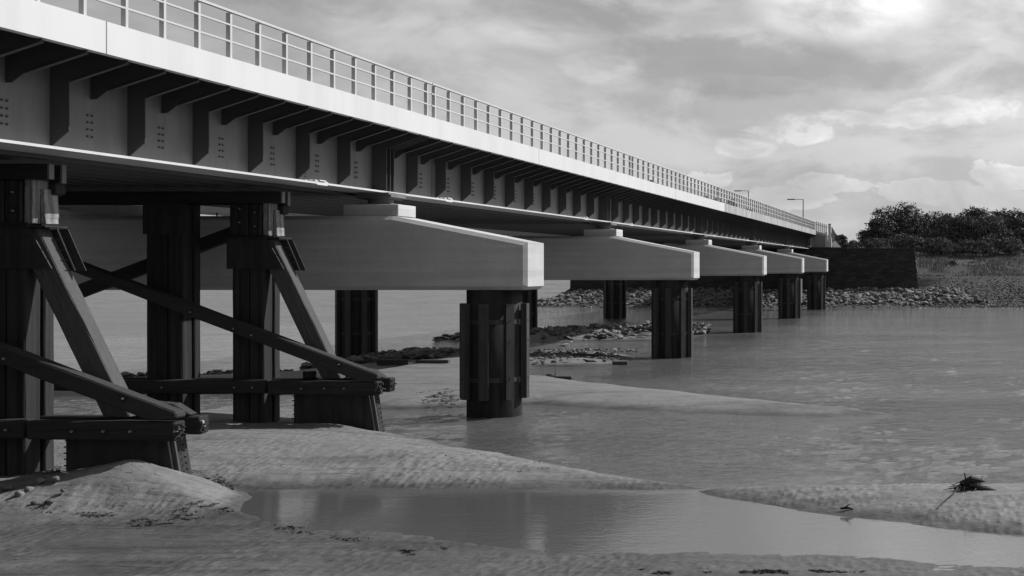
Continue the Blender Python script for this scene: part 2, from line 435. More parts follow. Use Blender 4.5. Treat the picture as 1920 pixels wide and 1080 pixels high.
while ys[-1] < 112:
    y = ys[-1]; ys.append(y + (.11 if y < 42 else .11*(y/42)**2.0))
ys = np.array(ys)
xs = np.concatenate([np.arange(-64, -34, .35), np.arange(-34, -22, .15), np.arange(-22, 3.5, .065), np.arange(3.5, 14, .5)])
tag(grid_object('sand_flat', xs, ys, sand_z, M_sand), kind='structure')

def rot(X, Y, a): return X*math.cos(a)+Y*math.sin(a), -X*math.sin(a)+Y*math.cos(a)
def water_z(X, Y):
    fade = np.clip((Y-16)/6, 0, 1)*np.clip((150-Y)/60, 0, 1)*np.clip((X+66)/6, 0, 1)*np.clip((14-X)/2, 0, 1)
    sc = 1+np.clip((Y-45)/60, 0, 2)                 # only the broader waves are kept far off
    h = np.zeros(X.shape)
    for i, (wl, a, A) in enumerate([(1.7, .5, .012), (.95, .2, .017), (.9, 1.0, .015), (.5, -.2, .014), (.5, .8, .013)]):
        u, v = rot(X+fbm(X*.2, Y*.2, 2, 90+i)*2, Y+fbm(X*.3, Y*.3, 2, 95+i)*2, a)
        n = 1-np.abs(2*vnoise(u/wl*.55, v/wl*1.25, 60+i)-1)
        h += A*n*(1 if wl > .6 else np.clip((75-Y)/25, 0, 1))
    gust = np.clip(fbm(X*.045, Y*.11, 3, 71)*2.4+.78, .5, 1.0)
    pool = np.clip((Y+.10*X+fbm(X*.3, Y*.3, 2, 33)*2-28.0)/5.0, 0, 1)
    pool = np.maximum(pool, np.clip((Y-36)/3, 0, 1))
    return (h*1.3-.04)*gust*fade*(.03+.97*pool)-.003
wy = [-60.0, 5.0, 14.0, 18.0]
while wy[-1] < 175:
    y = wy[-1]; wy.append(y + max(.11, .11*(y/44)**1.5))
wy = np.array(wy+[200, 260, 330.])
wx = np.concatenate([np.array([-2500, -900, -300, -120, -80.]), np.arange(-68, -36, .3), np.arange(-36, 14.2, .13), np.array([20, 60, 200, 800, 2500.])])
tag(grid_object('river_water', wx, wy, water_z, M_water), kind='structure')
def sz(x, y): return float(sand_z(np.array([[x]]), np.array([[y]]), False)[0, 0])

# ------------------------------------------------------------------ far bank
def smooth(t): t = np.clip(t, 0, 1); return t*t*(3-2*t)
ABY = 193.0                                     # face of the stone abutment
def bank_z(X, Y):
    # right of the abutment: a bank rising to a grassy terrace
    ysl = [165, 172, 174, 185, 195, 210, 225, 235, 260, 3000]
    zsl = [-1.2, -.35, .05, 2.2, 4.0, 5.6, 7.5, 8.7, 9.3, 11]
    right = np.interp(Y, ysl, zsl)
    left = np.interp(Y, [165, 176, 181, 215, 270, 300, 3000], [-1.2, -.4, .05, .35, .7, 3.5, 6])
    foot = np.interp(Y, [165, 172, 174, 191, 194, 3000], [-1.2, -.35, .0, 2.0, 2.3, 2.3])
    m_ = smooth((2.0-X)/5.0)*np.interp(Y, [193, 194.5], [1, 0])
    right = right*(1-m_)+foot*m_
    t = smooth((X+60)/8.0)
    z = left*(1-t)+right*t
    # fill behind the abutment wall
    fill = np.interp(Y, [ABY+.5, ABY+1.5], [0, 1])*smooth((X+55.5)/1.5)*smooth((-3.6-X)/1.2)
    z = np.where(fill > 0, z*(1-fill)+fill*np.maximum(8.15, z), z)
    # road embankment carrying on from the deck
    e = np.interp(Y, [ABY+1.5, ABY+3.5], [0, 1])*smooth((X+37)/5)*smooth((-14.5-X)/3.5)
    z = np.where(e > 0, z*(1-e)+e*np.maximum(10.9-(Y-ABY)*.004, z), z)
    z = z + fbm(X*.12, Y*.12, 4, 40)*.6*np.clip((Y-172)/12, 0, 1) + fbm(X*.9, Y*.9, 3, 44)*.18
    return z
def bank_material():
    m = bpy.data.materials.new('bank_ground'); m.use_nodes = True
    nt = m.node_tree; q = G(nt); b = nt.nodes['Principled BSDF']
    pos = q.n('ShaderNodeNewGeometry').outputs['Position']
    sp = q.n('ShaderNodeSeparateXYZ'); q.link(pos, sp.inputs[0])
    n1 = q.noise(q.map(pos, scale=(.5, 1, 1)), .35, 5, .6); n2 = q.noise(q.map(pos, scale=(.4, 1.2, 1)), 1.6, 6, .75)
    z = q.m('ADD', sp.outputs[2], q.m('MULTIPLY', q.m('SUBTRACT', n1, .5), 2.6))
    c = q.mix(q.ramp(z, 3.0, 4.2), .065, .05)          # shingle then turf
    c = q.mix(q.ramp(z, 5.2, 6.6), c, .085)            # dry grass above
    beach = q.ramp(sp.outputs[0], -54, -60)
    c = q.mix(q.m('MULTIPLY', beach, .85), c, .21)
    vst = q.mix(beach, 1.1, .25)
    c = q.m('MULTIPLY', c, q.m('MAXIMUM', .15, q.m('ADD', 1.0, q.m('MULTIPLY', q.m('SUBTRACT', n2, .5), q.m('MULTIPLY', vst, 3.0)))))
    c = q.m('MULTIPLY', c, q.m('ADD', 1.0, q.m('MULTIPLY', q.m('SUBTRACT', n1, .5), .8)))
    cc = q.n('ShaderNodeCombineColor')
    for i in range(3): q.link(c, cc.inputs[i])
    q.link(cc.outputs[0], b.inputs['Base Color']); b.inputs['Roughness'].default_value = .95
    b.inputs['Specular IOR Level'].default_value = .2
    bn = q.n('ShaderNodeBump'); bn.inputs['Distance'].default_value = .25
    q.link(n2, bn.inputs['Height']); q.link(bn.outputs[0], b.inputs['Normal'])
    return m
M_bank = bank_material()
ysb = np.concatenate([np.arange(162, 192, .6), np.arange(192, 198, .35), np.arange(198, 250, 1.0), np.array([255, 262, 270, 285, 300, 330, 400, 600, 1200, 3000, 6000.])])
xsb = np.concatenate([np.array([-4000, -1500, -700, -400.]), np.arange(-300, -64, 5.), np.arange(-64, 34, .6), np.arange(34, 120, 4.), np.array([150, 250, 500, 1500, 4000.])])
tag(grid_object('far_bank', xsb, ysb, bank_z, M_bank), kind='structure')
def bz(x, y): return float(bank_z(np.array([[float(x)]]), np.array([[float(y)]]))[0, 0])

# ------------------------------------------------------------------ bridge
SL = 1/300.0                                    # the deck climbs gently towards the far bank
bridge = empty('road_bridge', (0, 0, 0))
tag(bridge, 'long road bridge deck with pale fascia, dark stiffened girder and white railings', 'bridge')
B0, B1 = -15.2, 195.4
J0, SP = 45.05, 30.1
slope = Matrix.Shear('XY', 4, (0, 0)) if False else None
# every bridge mesh is built level (h above the eye line) and then laid on the slope
def lay(bm, y_off=0.0):
    for v in bm.verts: v.co.z += H + (v.co.y+y_off)*SL
    return bm
def along(name, prof, mat, y0=B0, y1=B1, bevel=0, parent=bridge):
    return mk(name, lay(prism(prof, y0, y1, 'Y', bevel=bevel)), mat, parent)
WX = -19.72
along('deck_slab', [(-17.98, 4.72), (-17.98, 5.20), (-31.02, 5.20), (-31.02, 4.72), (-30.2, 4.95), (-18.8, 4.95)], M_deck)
# fascia panels, with the open joint seen near the left edge
cuts = [B0, 3.5, 27.62, 57.7, 88.0, 108.4, 138.5, 168.6, 190.7]
for a, b in zip(cuts, cuts[1:]):
    along('fascia_panel', [(-17.9, 4.57), (-17.9, 5.27), (-18.25, 5.27), (-18.25, 5.21), (-17.97, 5.21), (-17.97, 4.64), (-18.1, 4.57)], M_white if a < 108 else M_stain, a+.02, b-.02)
along('fascia_panel', [(-31.1, 4.57), (-31.03, 4.57), (-31.03, 5.22), (-30.75, 5.22), (-30.75, 5.27), (-31.1, 5.27)], M_white, B0, 190.7)
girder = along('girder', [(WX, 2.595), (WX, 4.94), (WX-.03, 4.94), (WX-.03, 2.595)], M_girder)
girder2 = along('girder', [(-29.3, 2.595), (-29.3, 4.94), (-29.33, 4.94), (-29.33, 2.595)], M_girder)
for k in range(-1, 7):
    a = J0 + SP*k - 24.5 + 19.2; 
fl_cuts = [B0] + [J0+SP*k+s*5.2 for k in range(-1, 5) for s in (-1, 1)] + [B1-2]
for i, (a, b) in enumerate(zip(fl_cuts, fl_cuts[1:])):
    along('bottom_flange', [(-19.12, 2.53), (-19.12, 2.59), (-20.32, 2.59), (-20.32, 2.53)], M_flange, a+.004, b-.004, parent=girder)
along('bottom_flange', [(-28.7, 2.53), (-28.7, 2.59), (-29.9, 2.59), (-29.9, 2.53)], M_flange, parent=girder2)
# splice plates and their bolts on the flange either side of each pier
def splice():
    bm = box(-.55, .10, -.42, .42, 2.594, 2.625)
    box(-.6, .14, -.2, .2, 2.626, 2.66, bm); box(-.5, .12, -.34, .34, 2.50, 2.527, bm)
    for yy in (-.34, -.24, .24, .34):
        for xx in (-.4, -.25, -.1, .04):
            box(xx-.022, xx+.022, yy-.022, yy+.022, 2.62, 2.66, bm)
    return mesh_of('splice_plate', bm, M_flange)
spm = splice()
for k in range(-1, 5):
    for s in (-1, 1):
        y = J0+SP*k+s*5.2
        put('splice_plate', spm, girder, (-19.22, y, H+y*SL))
# stiffener plates with their cantilever brackets
T = .028
def plate(poly, lip):
    bm = prism(poly, -T/2, T/2, 'Y')
    for (a, b) in lip:                          # thin flange plate along the free edge
        a = Vector((a[0], 0, a[1])); b = Vector((b[0], 0, b[1]))
        d = (b-a).normalized(); n = Vector((d.z, 0, -d.x))*.012
        vs = []
        own = bmesh.new()
        for p in (a, b):
            for s in (-1, 1):
                for w in (-.06, .06):
                    vs.append(own.verts.new(p+n*s+Vector((0, w, 0))+Vector((0, 0, -.012))))
        bmesh.ops.convex_hull(own, input=own.verts[:])
        merge(bm, own)
    return bm
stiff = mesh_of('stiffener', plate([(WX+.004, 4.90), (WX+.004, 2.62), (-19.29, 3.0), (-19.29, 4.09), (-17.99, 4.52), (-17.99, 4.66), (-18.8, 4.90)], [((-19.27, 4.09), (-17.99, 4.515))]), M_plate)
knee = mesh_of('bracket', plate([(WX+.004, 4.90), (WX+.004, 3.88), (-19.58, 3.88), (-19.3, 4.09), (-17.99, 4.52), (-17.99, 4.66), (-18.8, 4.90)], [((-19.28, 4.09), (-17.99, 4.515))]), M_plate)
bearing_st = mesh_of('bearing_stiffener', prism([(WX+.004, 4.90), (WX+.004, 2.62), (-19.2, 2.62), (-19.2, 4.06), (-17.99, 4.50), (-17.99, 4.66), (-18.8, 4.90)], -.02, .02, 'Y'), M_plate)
def bolts():
    bm = bmesh.new()
    for i in range(4):
        for s in (-.075, .075):
            z = 3.0+i*.166
            tube([(WX+.003, s, z), (WX+.035, s, z)], .026, 6, bm)
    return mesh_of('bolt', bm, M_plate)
bolt_me = bolts()
PIT = SP/11.0
for k in range(-1, 5):
    for i in range(11):
        y = J0+SP*k+PIT*i-(.14 if i else 0)
        if y < 12: continue
        if i == 0:
            for s in (-.30, .0, .30):
                put('bearing_stiffener', bearing_st, girder, (0, y+s, H+y*SL))
        else:
            put('stiffener', stiff, girder, (0, y, H+y*SL))
        ym = y+PIT/2
        put('bracket', knee, girder, (0, ym, H+ym*SL))
        if ym < 110:
            o = put('bolt', bolt_me, girder, (0, ym-.05, H+ym*SL)); o['kind'] = 'stuff'
# vertical web splice with dense bolts just beyond each pier
def web_splice():
    bm = box(WX+.003, WX+.02, -.24, .24, 2.7, 4.0)
    for i in range(13):
        for s in (-.17, -.09, .09, .17):
            z = 2.78+i*.095
            tube([(WX+.02, s, z), (WX+.045, s, z)], .02, 6, bm)
    return mesh_of('web_splice', bm, M_girder)
wsm = web_splice()
for k in range(0, 4):
    for s in (-5.2, 5.2):
        y = J0+SP*k+s
        put('web_splice', wsm, girder, (0, y, H+y*SL))
# ribbed soffit sheet between the girders
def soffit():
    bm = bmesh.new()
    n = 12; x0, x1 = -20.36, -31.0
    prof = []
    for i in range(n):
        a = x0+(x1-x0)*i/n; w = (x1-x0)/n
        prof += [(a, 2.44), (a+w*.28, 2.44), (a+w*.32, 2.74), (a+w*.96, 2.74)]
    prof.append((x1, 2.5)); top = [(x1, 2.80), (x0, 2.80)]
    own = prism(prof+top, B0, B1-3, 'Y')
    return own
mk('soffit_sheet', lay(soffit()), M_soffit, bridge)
# service pipes under the far side
for i, (x, h, r_) in enumerate([(-30.35, 2.20, .085), (-30.0, 1.96, .06)]):
    pipe = mk('service_pipe', lay(tube([(x, B0, h), (x, B1-2, h)], r_, 10)), M_pipe, bridge)
    hb = bmesh.new()
    for j in range(40):
        y = 30+j*2.6
        box(x-.02, x+.02, y-.03, y+.03, h, 2.44, hb)
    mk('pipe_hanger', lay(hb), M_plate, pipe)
along('longitudinal_rail', [(-29.95, 2.2), (-29.88, 2.2), (-29.88, 2.44), (-29.95, 2.44)], M_pipe)

# railing
railing = empty('railing'); railing.parent = bridge
def post_me():
    bm = box(-.11, 0, -.02, .02, 5.21, 6.44)
    box(-.005, .016, -.045, .045, 5.275, 6.44, bm)
    return mesh_of('post', bm, M_rail)
pm = post_me()
R0, R1 = 18.0, 190.5
FJ = [45.56+SP*k for k in range(-1, 5)]
posts = []
for k in range(-1, 5):
    base = FJ[0]+SP*(k+1)
    n = 21
    for i in range(n+1):
        y = base+.35+i*((SP-.7)/n)
        if R0 < y < R1: posts.append(y)
for y in posts:
    put('post', pm, railing, (-17.97, y, H+y*SL))
segs = [R0] + [y for y in FJ if R0 < y < R1] + [R1]
for a, b in zip(segs, segs[1:]):
    for h0, h1, w in ((6.44, 6.505, .09), (6.10, 6.15, .05), (5.68, 5.73, .05)):
        along('rail', [(-17.955+w-.05, h0), (-17.955+w-.05, h1), (-17.955-.045, h1), (-17.955-.045, h0)], M_rail, a+.03, b-.03, bevel=.006, parent=railing)

# ------------------------------------------------------------------ piers
ZP = H + 0.0                                    # local z=0 of the crosshead profile is the eye line
prof = [(-35.0, -.84), (-14.16, -.84), (-14.0, -.72), (-14.0, .80), (-18.62, 1.70), (-30.4, 1.70), (-35.0, .80)]
def crosshead():
    bm = prism(prof, -1.02, 1.02, 'Y')
    es = [e for e in bm.edges if abs(e.verts[0].co.y-e.verts[1].co.y) < .01]
    bmesh.ops.bevel(bm, geom=es, offset=.13, segments=1, profile=.5, affect='EDGES')
    for v in bm.verts: v.co.x += 24.5
    return mesh_of('crosshead', bm, M_conc)
ch_me = crosshead()
def plinth(w0, w1):
    bm = box(w0+24.5, w1+24.5, -.72, .78, 1.70, 2.11, bevel=.02)
    return mesh_of('plinth', bm, M_conc)
pl_r = plinth(-20.42, -18.52); pl_l = plinth(-30.4, -28.1)
def bearing_me():
    bm = box(-.55, .55, -.45, .45, 2.113, 2.17)
    tube([(0, 0, 2.17), (0, 0, 2.33)], .42, 20, bm)
    box(-.62, .52, -.55, .55, 2.33, 2.38, bm); box(-.56, .62, -.6, .6, 2.38, 2.46, bm)
    box(-.5, .6, -.75, .75, 2.46, 2.528, bm)
    for yy in (-.45, -.15, .15, .45):
        for xx in (-.45, .5):
            box(xx-.04, xx+.04, yy-.04, yy+.04, 2.30, 2.36, bm)
    return mesh_of('bearing', bm, M_girder)
brg = bearing_me()
col_me = mesh_of('column', tube([(0, 0, -8.4), (0, 0, -.845)], .925, 40), M_steel, True)
for p in col_me.polygons:
    if abs(p.normal.z) > .9: p.use_smooth = False
def fender(bottom):
    # a U-shaped channel standing off the column, open side inward
    bm = prism([(.965, -.15), (1.17, -.15), (1.17, .15), (.965, .15), (.965, .122), (1.145, .122), (1.145, -.122), (.965, -.122)], bottom, -1.32, 'Z')
    for z in (-1.9, -2.6, -3.9):
        if z > bottom+.2: tube([(1.165, 0, z), (1.19, 0, z)], .028, 8, bm)
    return mesh_of('fender_channel', bm, M_fend)
fe_short = fender(-4.62); fe_long = fender(-7.0)
def band(z):
    bm = bmesh.new(); n = 40
    ring = []
    for k in range(n):
        a = 2*math.pi*k/n
        ring.append([bm.verts.new((math.cos(a)*r, math.sin(a)*r, zz)) for r, zz in ((.926, z-.08), (.955, z-.08), (.955, z+.08), (.926, z+.08))])
    for k in range(n):
        for j in range(4):
            bm.faces.new((ring[k][j], ring[(k+1) % n][j], ring[(k+1) % n][(j+1) % 4], ring[k][(j+1) % 4]))
    return mesh_of('collar', bm, M_fend)
bands = [band(-1.95), band(-3.95)]
PLAB = ['nearest concrete pier with heavy crosshead, its round column standing in the small inlet',
        'second concrete pier from the left, its right column standing in open river beyond the gull',
        'third concrete pier from the left, just before the pier with the white gauge board',
        'fourth concrete pier whose column carries a white tide gauge board',
        'farthest concrete pier, smallest, right in front of the dark abutment wall']
for k in range(5):
    yc = J0-.25+SP*k
    base = H+yc*SL
    p = empty('bridge_pier', (-24.5, yc, base))
    tag(p, PLAB[k], 'bridge pier', 'concrete piers carrying the bridge')
    put('crosshead', ch_me, p)
    put('plinth', pl_r, p); put('plinth', pl_l, p)
    put('bearing', brg, p, (-19.5+24.5, .15, 0)); put('bearing', brg, p, (-29.3+24.5, .15, 0))
    for s, cx in ((1, -15.45), (-1, -33.9)):
        c = put('column', col_me, p, (cx+24.5, 0, 0))
        for b in bands: put('collar', b, c)
        for j in range(8):
            o = put('fender_channel', fe_short if (k == 0) else fe_long, c)
            o.rotation_euler = (0, 0, j*math.pi/4 - math.pi/2)
        if k == 0 and s > 0:
            lt = empty('t'); bpy.data.objects.remove(lt)
            mk('bracket', box(1.0, 1.06, -.55, -.52, -2.05, -1.85), M_fend, c)
            mk('bracket', box(1.0, 1.06, -.55, -.52, -4.05, -3.88), M_fend, c)
    if k == 3:
        gb = box(-15.45+1.165, -15.45+1.30, yc-.16, yc+.05, H+base*0-3.4, H-.95)
        for v in gb.verts: v.co.x += 0; v.co.z -= 0
        for v in gb.verts:
            v.co.x -= 0
        tag(mk('tide_gauge', gb, M_white), 'narrow white tide gauge board fixed upright to a pier column', 'tide gauge')

# ------------------------------------------------------------------ timber trestles of the old bridge
def timber(poly, y0, y1, bevel=.02, jag=0, seed=0):
    bm = prism(poly, y0, y1, 'Y', bevel=bevel)
    if jag:
        r = random.Random(seed)
        bmesh.ops.subdivide_edges(bm, edges=[e for e in bm.edges if e.calc_length() > .5], cuts=7, use_grid_fill=True)
        for v in bm.verts:
            v.co += Vector((r.uniform(-jag, jag), r.uniform(-jag, jag), r.uniform(-jag, jag)))
    return bm
def bolt_dot(x, z, y, r=.045):
    bm = tube([(x, y, z), (x, y-.02, z)], r*1.6, 12)
    nf = len(bm.faces)
    tube([(x, y-.02, z), (x, y-.065, z)], r*.62, 6, bm)
    bm.faces.ensure_lookup_table()
    for f in bm.faces[nf:]: f.material_index = 1
    return bm
def trestle(Y, label, first):
    t = empty('timber_trestle', (0, Y, 0))
    tag(t, label, 'trestle', 'old timber trestles under the near end of the deck')
    sd = 0 if first else 50
    def part(name, bm, mat, parent=t): return mk(name, bm, mat, parent)
    def bolt(x, z, y, par):
        o = mk('bolt', bolt_dot(x, z, y), M_steel, par); o.data.materials.append(M_bolt)
    # paired posts (lower): two baulks side by side
    posts_ = []
    for (xa, xb, xc) in ((-21.6, -21.09, -20.64), (-24.24, -23.6, -23.14)):
        zt = 6.06 if xa > -22 else 7.14
        posts_.append(part('post', timber([(xa, -.4), (xb-.012, -.4), (xb-.012, zt), (xa, zt)], 0, .5, .02, .006, 1+sd), M_timv))
        posts_.append(part('post', timber([(xb+.012, -.4), (xc, -.4), (xc, zt), (xb+.012, zt)], 0, .52, .03, .006, 2+sd), M_timv))
        part('post', timber([(xa+.25, -.4), (xc+.02, -.4), (xc+.02, zt), (xa+.25, zt)], .62, .95, .03, .006, 3+sd), M_timv)
    # upper posts
    for (xa, xb, xc) in ((-21.68, -21.12, -20.83),):
        u = part('upper_post', timber([(xa, 6.15), (xb-.01, 6.15), (xb-.01, 7.14), (xa, 7.14)], -.02, .45, .02, .005, 4+sd), M_timv)
        w = part('upper_post', timber([(xb+.01, 6.15), (xc+.1, 6.15), (xc+.1, 7.14), (xb+.01, 7.14)], 0, .45, .03, .005, 5+sd), M_timv)
        bolt(xa+.33, 6.98, -.02, u); bolt(xa+.32, 6.56, -.02, u)
        bolt(xb+.22, 6.86, 0, w); bolt(xb+.23, 6.44, 0, w)
    part('upper_post', timber([(-20.70, 6.15), (-20.5, 6.15), (-20.5, 7.2), (-20.70, 7.2)], .05, .6, .02, .01, 6+sd), M_pale)
    part('upper_post', timber([(-20.49, 6.15), (-20.38, 6.15), (-20.42, 6.95), (-20.49, 6.95)], .3, .75, .01, .012, 7+sd), M_pale)
    # steel gusset plates
    gus = prism([(-21.75, 5.13), (-21.75, 6.06), (-20.52, 6.06), (-20.0, 5.13)], -.06, -.02, 'Y')
    gm = part('gusset_plate', gus, M_caisson)
    part('shelf_plate', box(-21.85, -20.1, -.12, .62, 6.065, 6.10), M_caisson)
    part('packing', timber([(-21.6, 6.102), (-20.6, 6.102), (-20.6, 6.18), (-21.6, 6.18)], .0, .5, .01), M_timh)
    for i in range(9): 
        mk('bolt', bolt_dot(-21.6+(i % 3)*.5, 5.3+(i//3)*.27, -.06, .018), M_caisson, gm)
    part('gusset_plate', box(-24.32, -23.0, -.06, -.02, 6.2, 7.13), M_caisson)
    # raker
    def rk(z): return -18.30-(z-1.75)*.489
    rak = timber([(rk(1.75)-.6, 1.75), (rk(1.75), 1.75), (rk(6.06), 6.06), (rk(6.06)-.58, 6.06)], .06, .5, .025, .007, 9+sd)
    part('raker', rak, M_timr)
    # guard rungs riveted along the head of the raker
    cage = bmesh.new()
    top = Vector((rk(6.06)+.42, .1, 6.04)); bot = Vector((rk(5.1)+.36, .1, 5.08))
    tube([top, bot], .018, 6, cage)
    fr = part('guard_frame', cage, M_fend)
    part('guard_plate', prism([(rk(6.06)-.1, 6.04), (rk(6.06)+.38, 6.04), (rk(5.1)+.33, 5.08), (rk(5.1)-.1, 5.08)], .53, .55, 'Y'), M_caisson)
    for i in range(5):
        f = .02+i*.24
        p = top.lerp(bot, f)
        rb = tube([p, p+Vector((-.24, .03, -.02))], .012, 6)
        mk('rung', rb, M_fend, fr)
    # cap beams
    part('cap_beam', timber([(-27.6, 7.145), (-20.05, 7.145), (-20.05, 7.50), (-27.6, 7.50)], -.12, .02, .025, .006, 10+sd), M_timh)
    part('cap_beam', timber([(-27.6, 7.12), (-20.22, 7.12), (-20.22, 7.52), (-27.6, 7.52)], .55, .68, .025, .006, 11+sd), M_timh)
    part('corbel', timber([(-21.0, 6.85), (-20.6, 6.75), (-20.32, 6.86), (-20.32, 7.115), (-21.0, 7.115)], .55, .9, .02, .004), M_timh)
    part('end_cap', box(-20.045, -20.0, -.13, .03, 7.15, 7.49), M_fence)
    part('packing', box(-21.7, -20.4, .03, .54, 7.15, 7.48), M_timh)
    part('end_cap', box(-20.215, -20.17, .54, .69, 7.1, 7.53), M_fence)
    # walings in pairs, bolted through
    a = part('waling', timber([(-25.9, 1.33), (-20.37, 1.33), (-20.37, 1.74), (-25.9, 1.74)], -.42, -.03, .03, .008, 12+sd), M_timh)
    b = part('waling', timber([(-20.30, 1.31), (-17.0, 1.27), (-16.96, 1.70), (-20.30, 1.73)], -.46, -.05, .035, .01, 13+sd), M_timh)
    part('waling', timber([(-27.6, 1.33), (-17.0, 1.30), (-17.0, 1.72), (-27.6, 1.74)], .56, .95, .03, .01, 14+sd), M_timh)
    for x in (-21.3, -20.75, -24.6, -23.5): bolt(x, 1.53, -.42, a)
    for x in (-19.25, -18.55, -17.95): bolt(x, 1.5, -.46, b)
    # frayed ends
    rr = random.Random(60+sd)
    for (x0, ya, yb) in ((-16.97, -.44, -.08), (-17.03, .58, .93)):
        for i in range(16):
            y = rr.uniform(ya, yb); z = rr.uniform(1.33, 1.66); l = rr.uniform(.03, .13); w = rr.uniform(.012, .035)
            sp_ = prism([(x0-.05, z-w), (x0+l, z-w*.6+rr.uniform(-.02, .02)), (x0+l*.9, z+w*.3), (x0-.05, z+w)], y-w, y+w, 'Y')
            mk('splinter', sp_, M_pale if i % 7 == 0 else M_timh, b)
    # cross bracing
    def dia(x0, z0, x1, z1, w): return [(x0, z0-w), (x1, z1-w), (x1, z1+w), (x0, z0+w)]
    br = timber([(-27.5, 5.55), (-27.5, 5.98), (-26.6, 5.55), (-16.95, 1.93), (-16.92, 1.79), (-17.30, 1.755), (-17.6, 1.755)], -.48, -.09, .03, .008, 15+sd)
    bo = part('brace', br, M_timd)
    for x, z in ((-22.6, 3.95), (-21.3, 3.45), (-20.75, 3.25), (-18.1, 2.36)): bolt(x, z-.13, -.48, bo)
    part('brace', timber([(-27.5, 4.02), (-27.5, 4.45), (-21.2, 6.85), (-21.2, 6.42)], .97, 1.28, .03, .008, 16+sd), M_timd)
    part('brace', timber([(-18.4, 1.745), (-17.2, 1.745), (-17.6, 2.0), (-18.7, 2.1)], .56, .9, .03, .008, 16+sd), M_timd)
    # footing: plated caisson with bolts along its corners
    ft = prism([(-19.72, -.6), (-19.72, 1.31), (-17.42, 1.29), (-17.1, -.6)], .0, .72, 'Y', bevel=.015)
    fo = part('footing', ft, M_caisson)
    if not first: part('stub', prism([(-19.6, 1.75), (-19.6, 1.97), (-19.2, 1.97), (-19.2, 1.75)], .3, .7, 'Y', bevel=.02), M_caisson)
    part('footing_edge', prism([(-17.40, -.6), (-17.40, 1.27), (-17.33, 1.27), (-17.02, -.6)], .1, .16, 'Y'), M_timr)
    for i in range(9):
        z = .1+i*.14
        bb = tube([(-17.38+(1.3-z)*.17, .45, z), (-17.33+(1.3-z)*.17, .45, z)], .02, 6)
        mk('bolt', bb, M_caisson, fo)
        bb = tube([(-19.72, .05, z), (-19.75-rr.uniform(0, .05), .05, z)], .018, 6)
        mk('bolt', bb, M_caisson, fo)
    return t
trestle(29.0, 'nearest timber trestle, cut by the left edge, its footing half buried in a sand mound', True)
trestle(39.3, 'farther timber trestle with two visible legs, standing behind the rippled sandbar', False)

# ------------------------------------------------------------------ abutment, wing wall, fences
def stone_wall():
    m = bpy.data.materials.new('abutment_stone'); m.use_nodes = True
    nt = m.node_tree; q = G(nt); b = nt.nodes['Principled BSDF']
    t = q.n('ShaderNodeTexCoord').outputs['Object']
    xz = q.map(t, rot=(R(90), 0, 0))
    br = q.n('ShaderNodeTexBrick'); q.link(xz, br.inputs[0]); br.inputs['Scale'].default_value = 1.0
    br.inputs['Brick Width'].default_value = 1.1; br.inputs['Row Height'].default_value = .34; br.inputs['Mortar Size'].default_value = .03
    br.inputs['Color1'].default_value = (.9, .9, .9, 1); br.inputs['Color2'].default_value = (.45, .45, .45, 1); br.inputs['Mortar'].default_value = (.15, .15, .15, 1)
    n = q.noise(t, .5, 5, .65)
    c = q.m('MULTIPLY', br.outputs[0], q.mix(n, .012, .11))
    cc = q.n('ShaderNodeCombineColor')
    for i in range(3): q.link(c, cc.inputs[i])
    q.link(cc.outputs[0], b.inputs['Base Color']); b.inputs['Roughness'].default_value = .9
    bn = q.n('ShaderNodeBump'); bn.inputs['Distance'].default_value = .1; q.link(br.outputs[0], bn.inputs['Height']); q.link(bn.outputs[0], b.inputs['Normal'])
    return m
M_wall = stone_wall()
ab = empty('abutment_wall', (-29, ABY, 0)); tag(ab, 'dark battered stone abutment wall at the far end of the bridge', 'abutment')
def at(name, poly, y0, y1, mat, parent, bevel=0):
    bm = prism(poly, y0, y1, 'Y', bevel=bevel)
    for v in bm.verts: v.co -= Vector(parent.location)
    return mk(name, bm, mat, parent)
wb = bmesh.new()
rw = random.Random(3)
N = 26
for i in range(N):          # courses of slightly uneven depth, battered towards the foot
    z0 = .9+i*.283; z1 = z0+.283
    tz = (8.25-z0)/7.3
    xr = -3.25+tz*.75+rw.uniform(-.09, .09)
    yy = ABY-.75*tz-rw.uniform(0, .05)
    box(-55, xr, yy, ABY+1.2, z0, z1-.001, wb)
for v in wb.verts: v.co -= Vector(ab.location)
mk('stonework', wb, M_wall, ab)
at('coping', [(-55, 8.262), (-13.3, 8.262), (-13.3, 8.50), (-55, 8.50)], ABY-.12, ABY+1.1, M_wall, ab)
at('coping', [(-13.25, 8.262), (-3.2, 8.262), (-3.2, 8.36), (-13.25, 8.36)], ABY-.1, ABY+1.1, M_wall, ab)
at('bearing_shelf', [(-31, 8.51), (-19, 8.51), (-19, 8.75), (-31, 8.75)], ABY+.3, ABY+1.4, M_conc, ab)
at('end_wall', [(-31, 8.51), (-18.75, 8.51), (-18.75, 10.6), (-31, 10.6)], ABY+3.2, ABY+3.6, M_steel, ab)
at('footing_slab', [(-7, 1.6), (-1.4, 1.5), (-2.4, 2.2), (-7, 2.3)], ABY-1.8, ABY-.76, M_conc, ab)
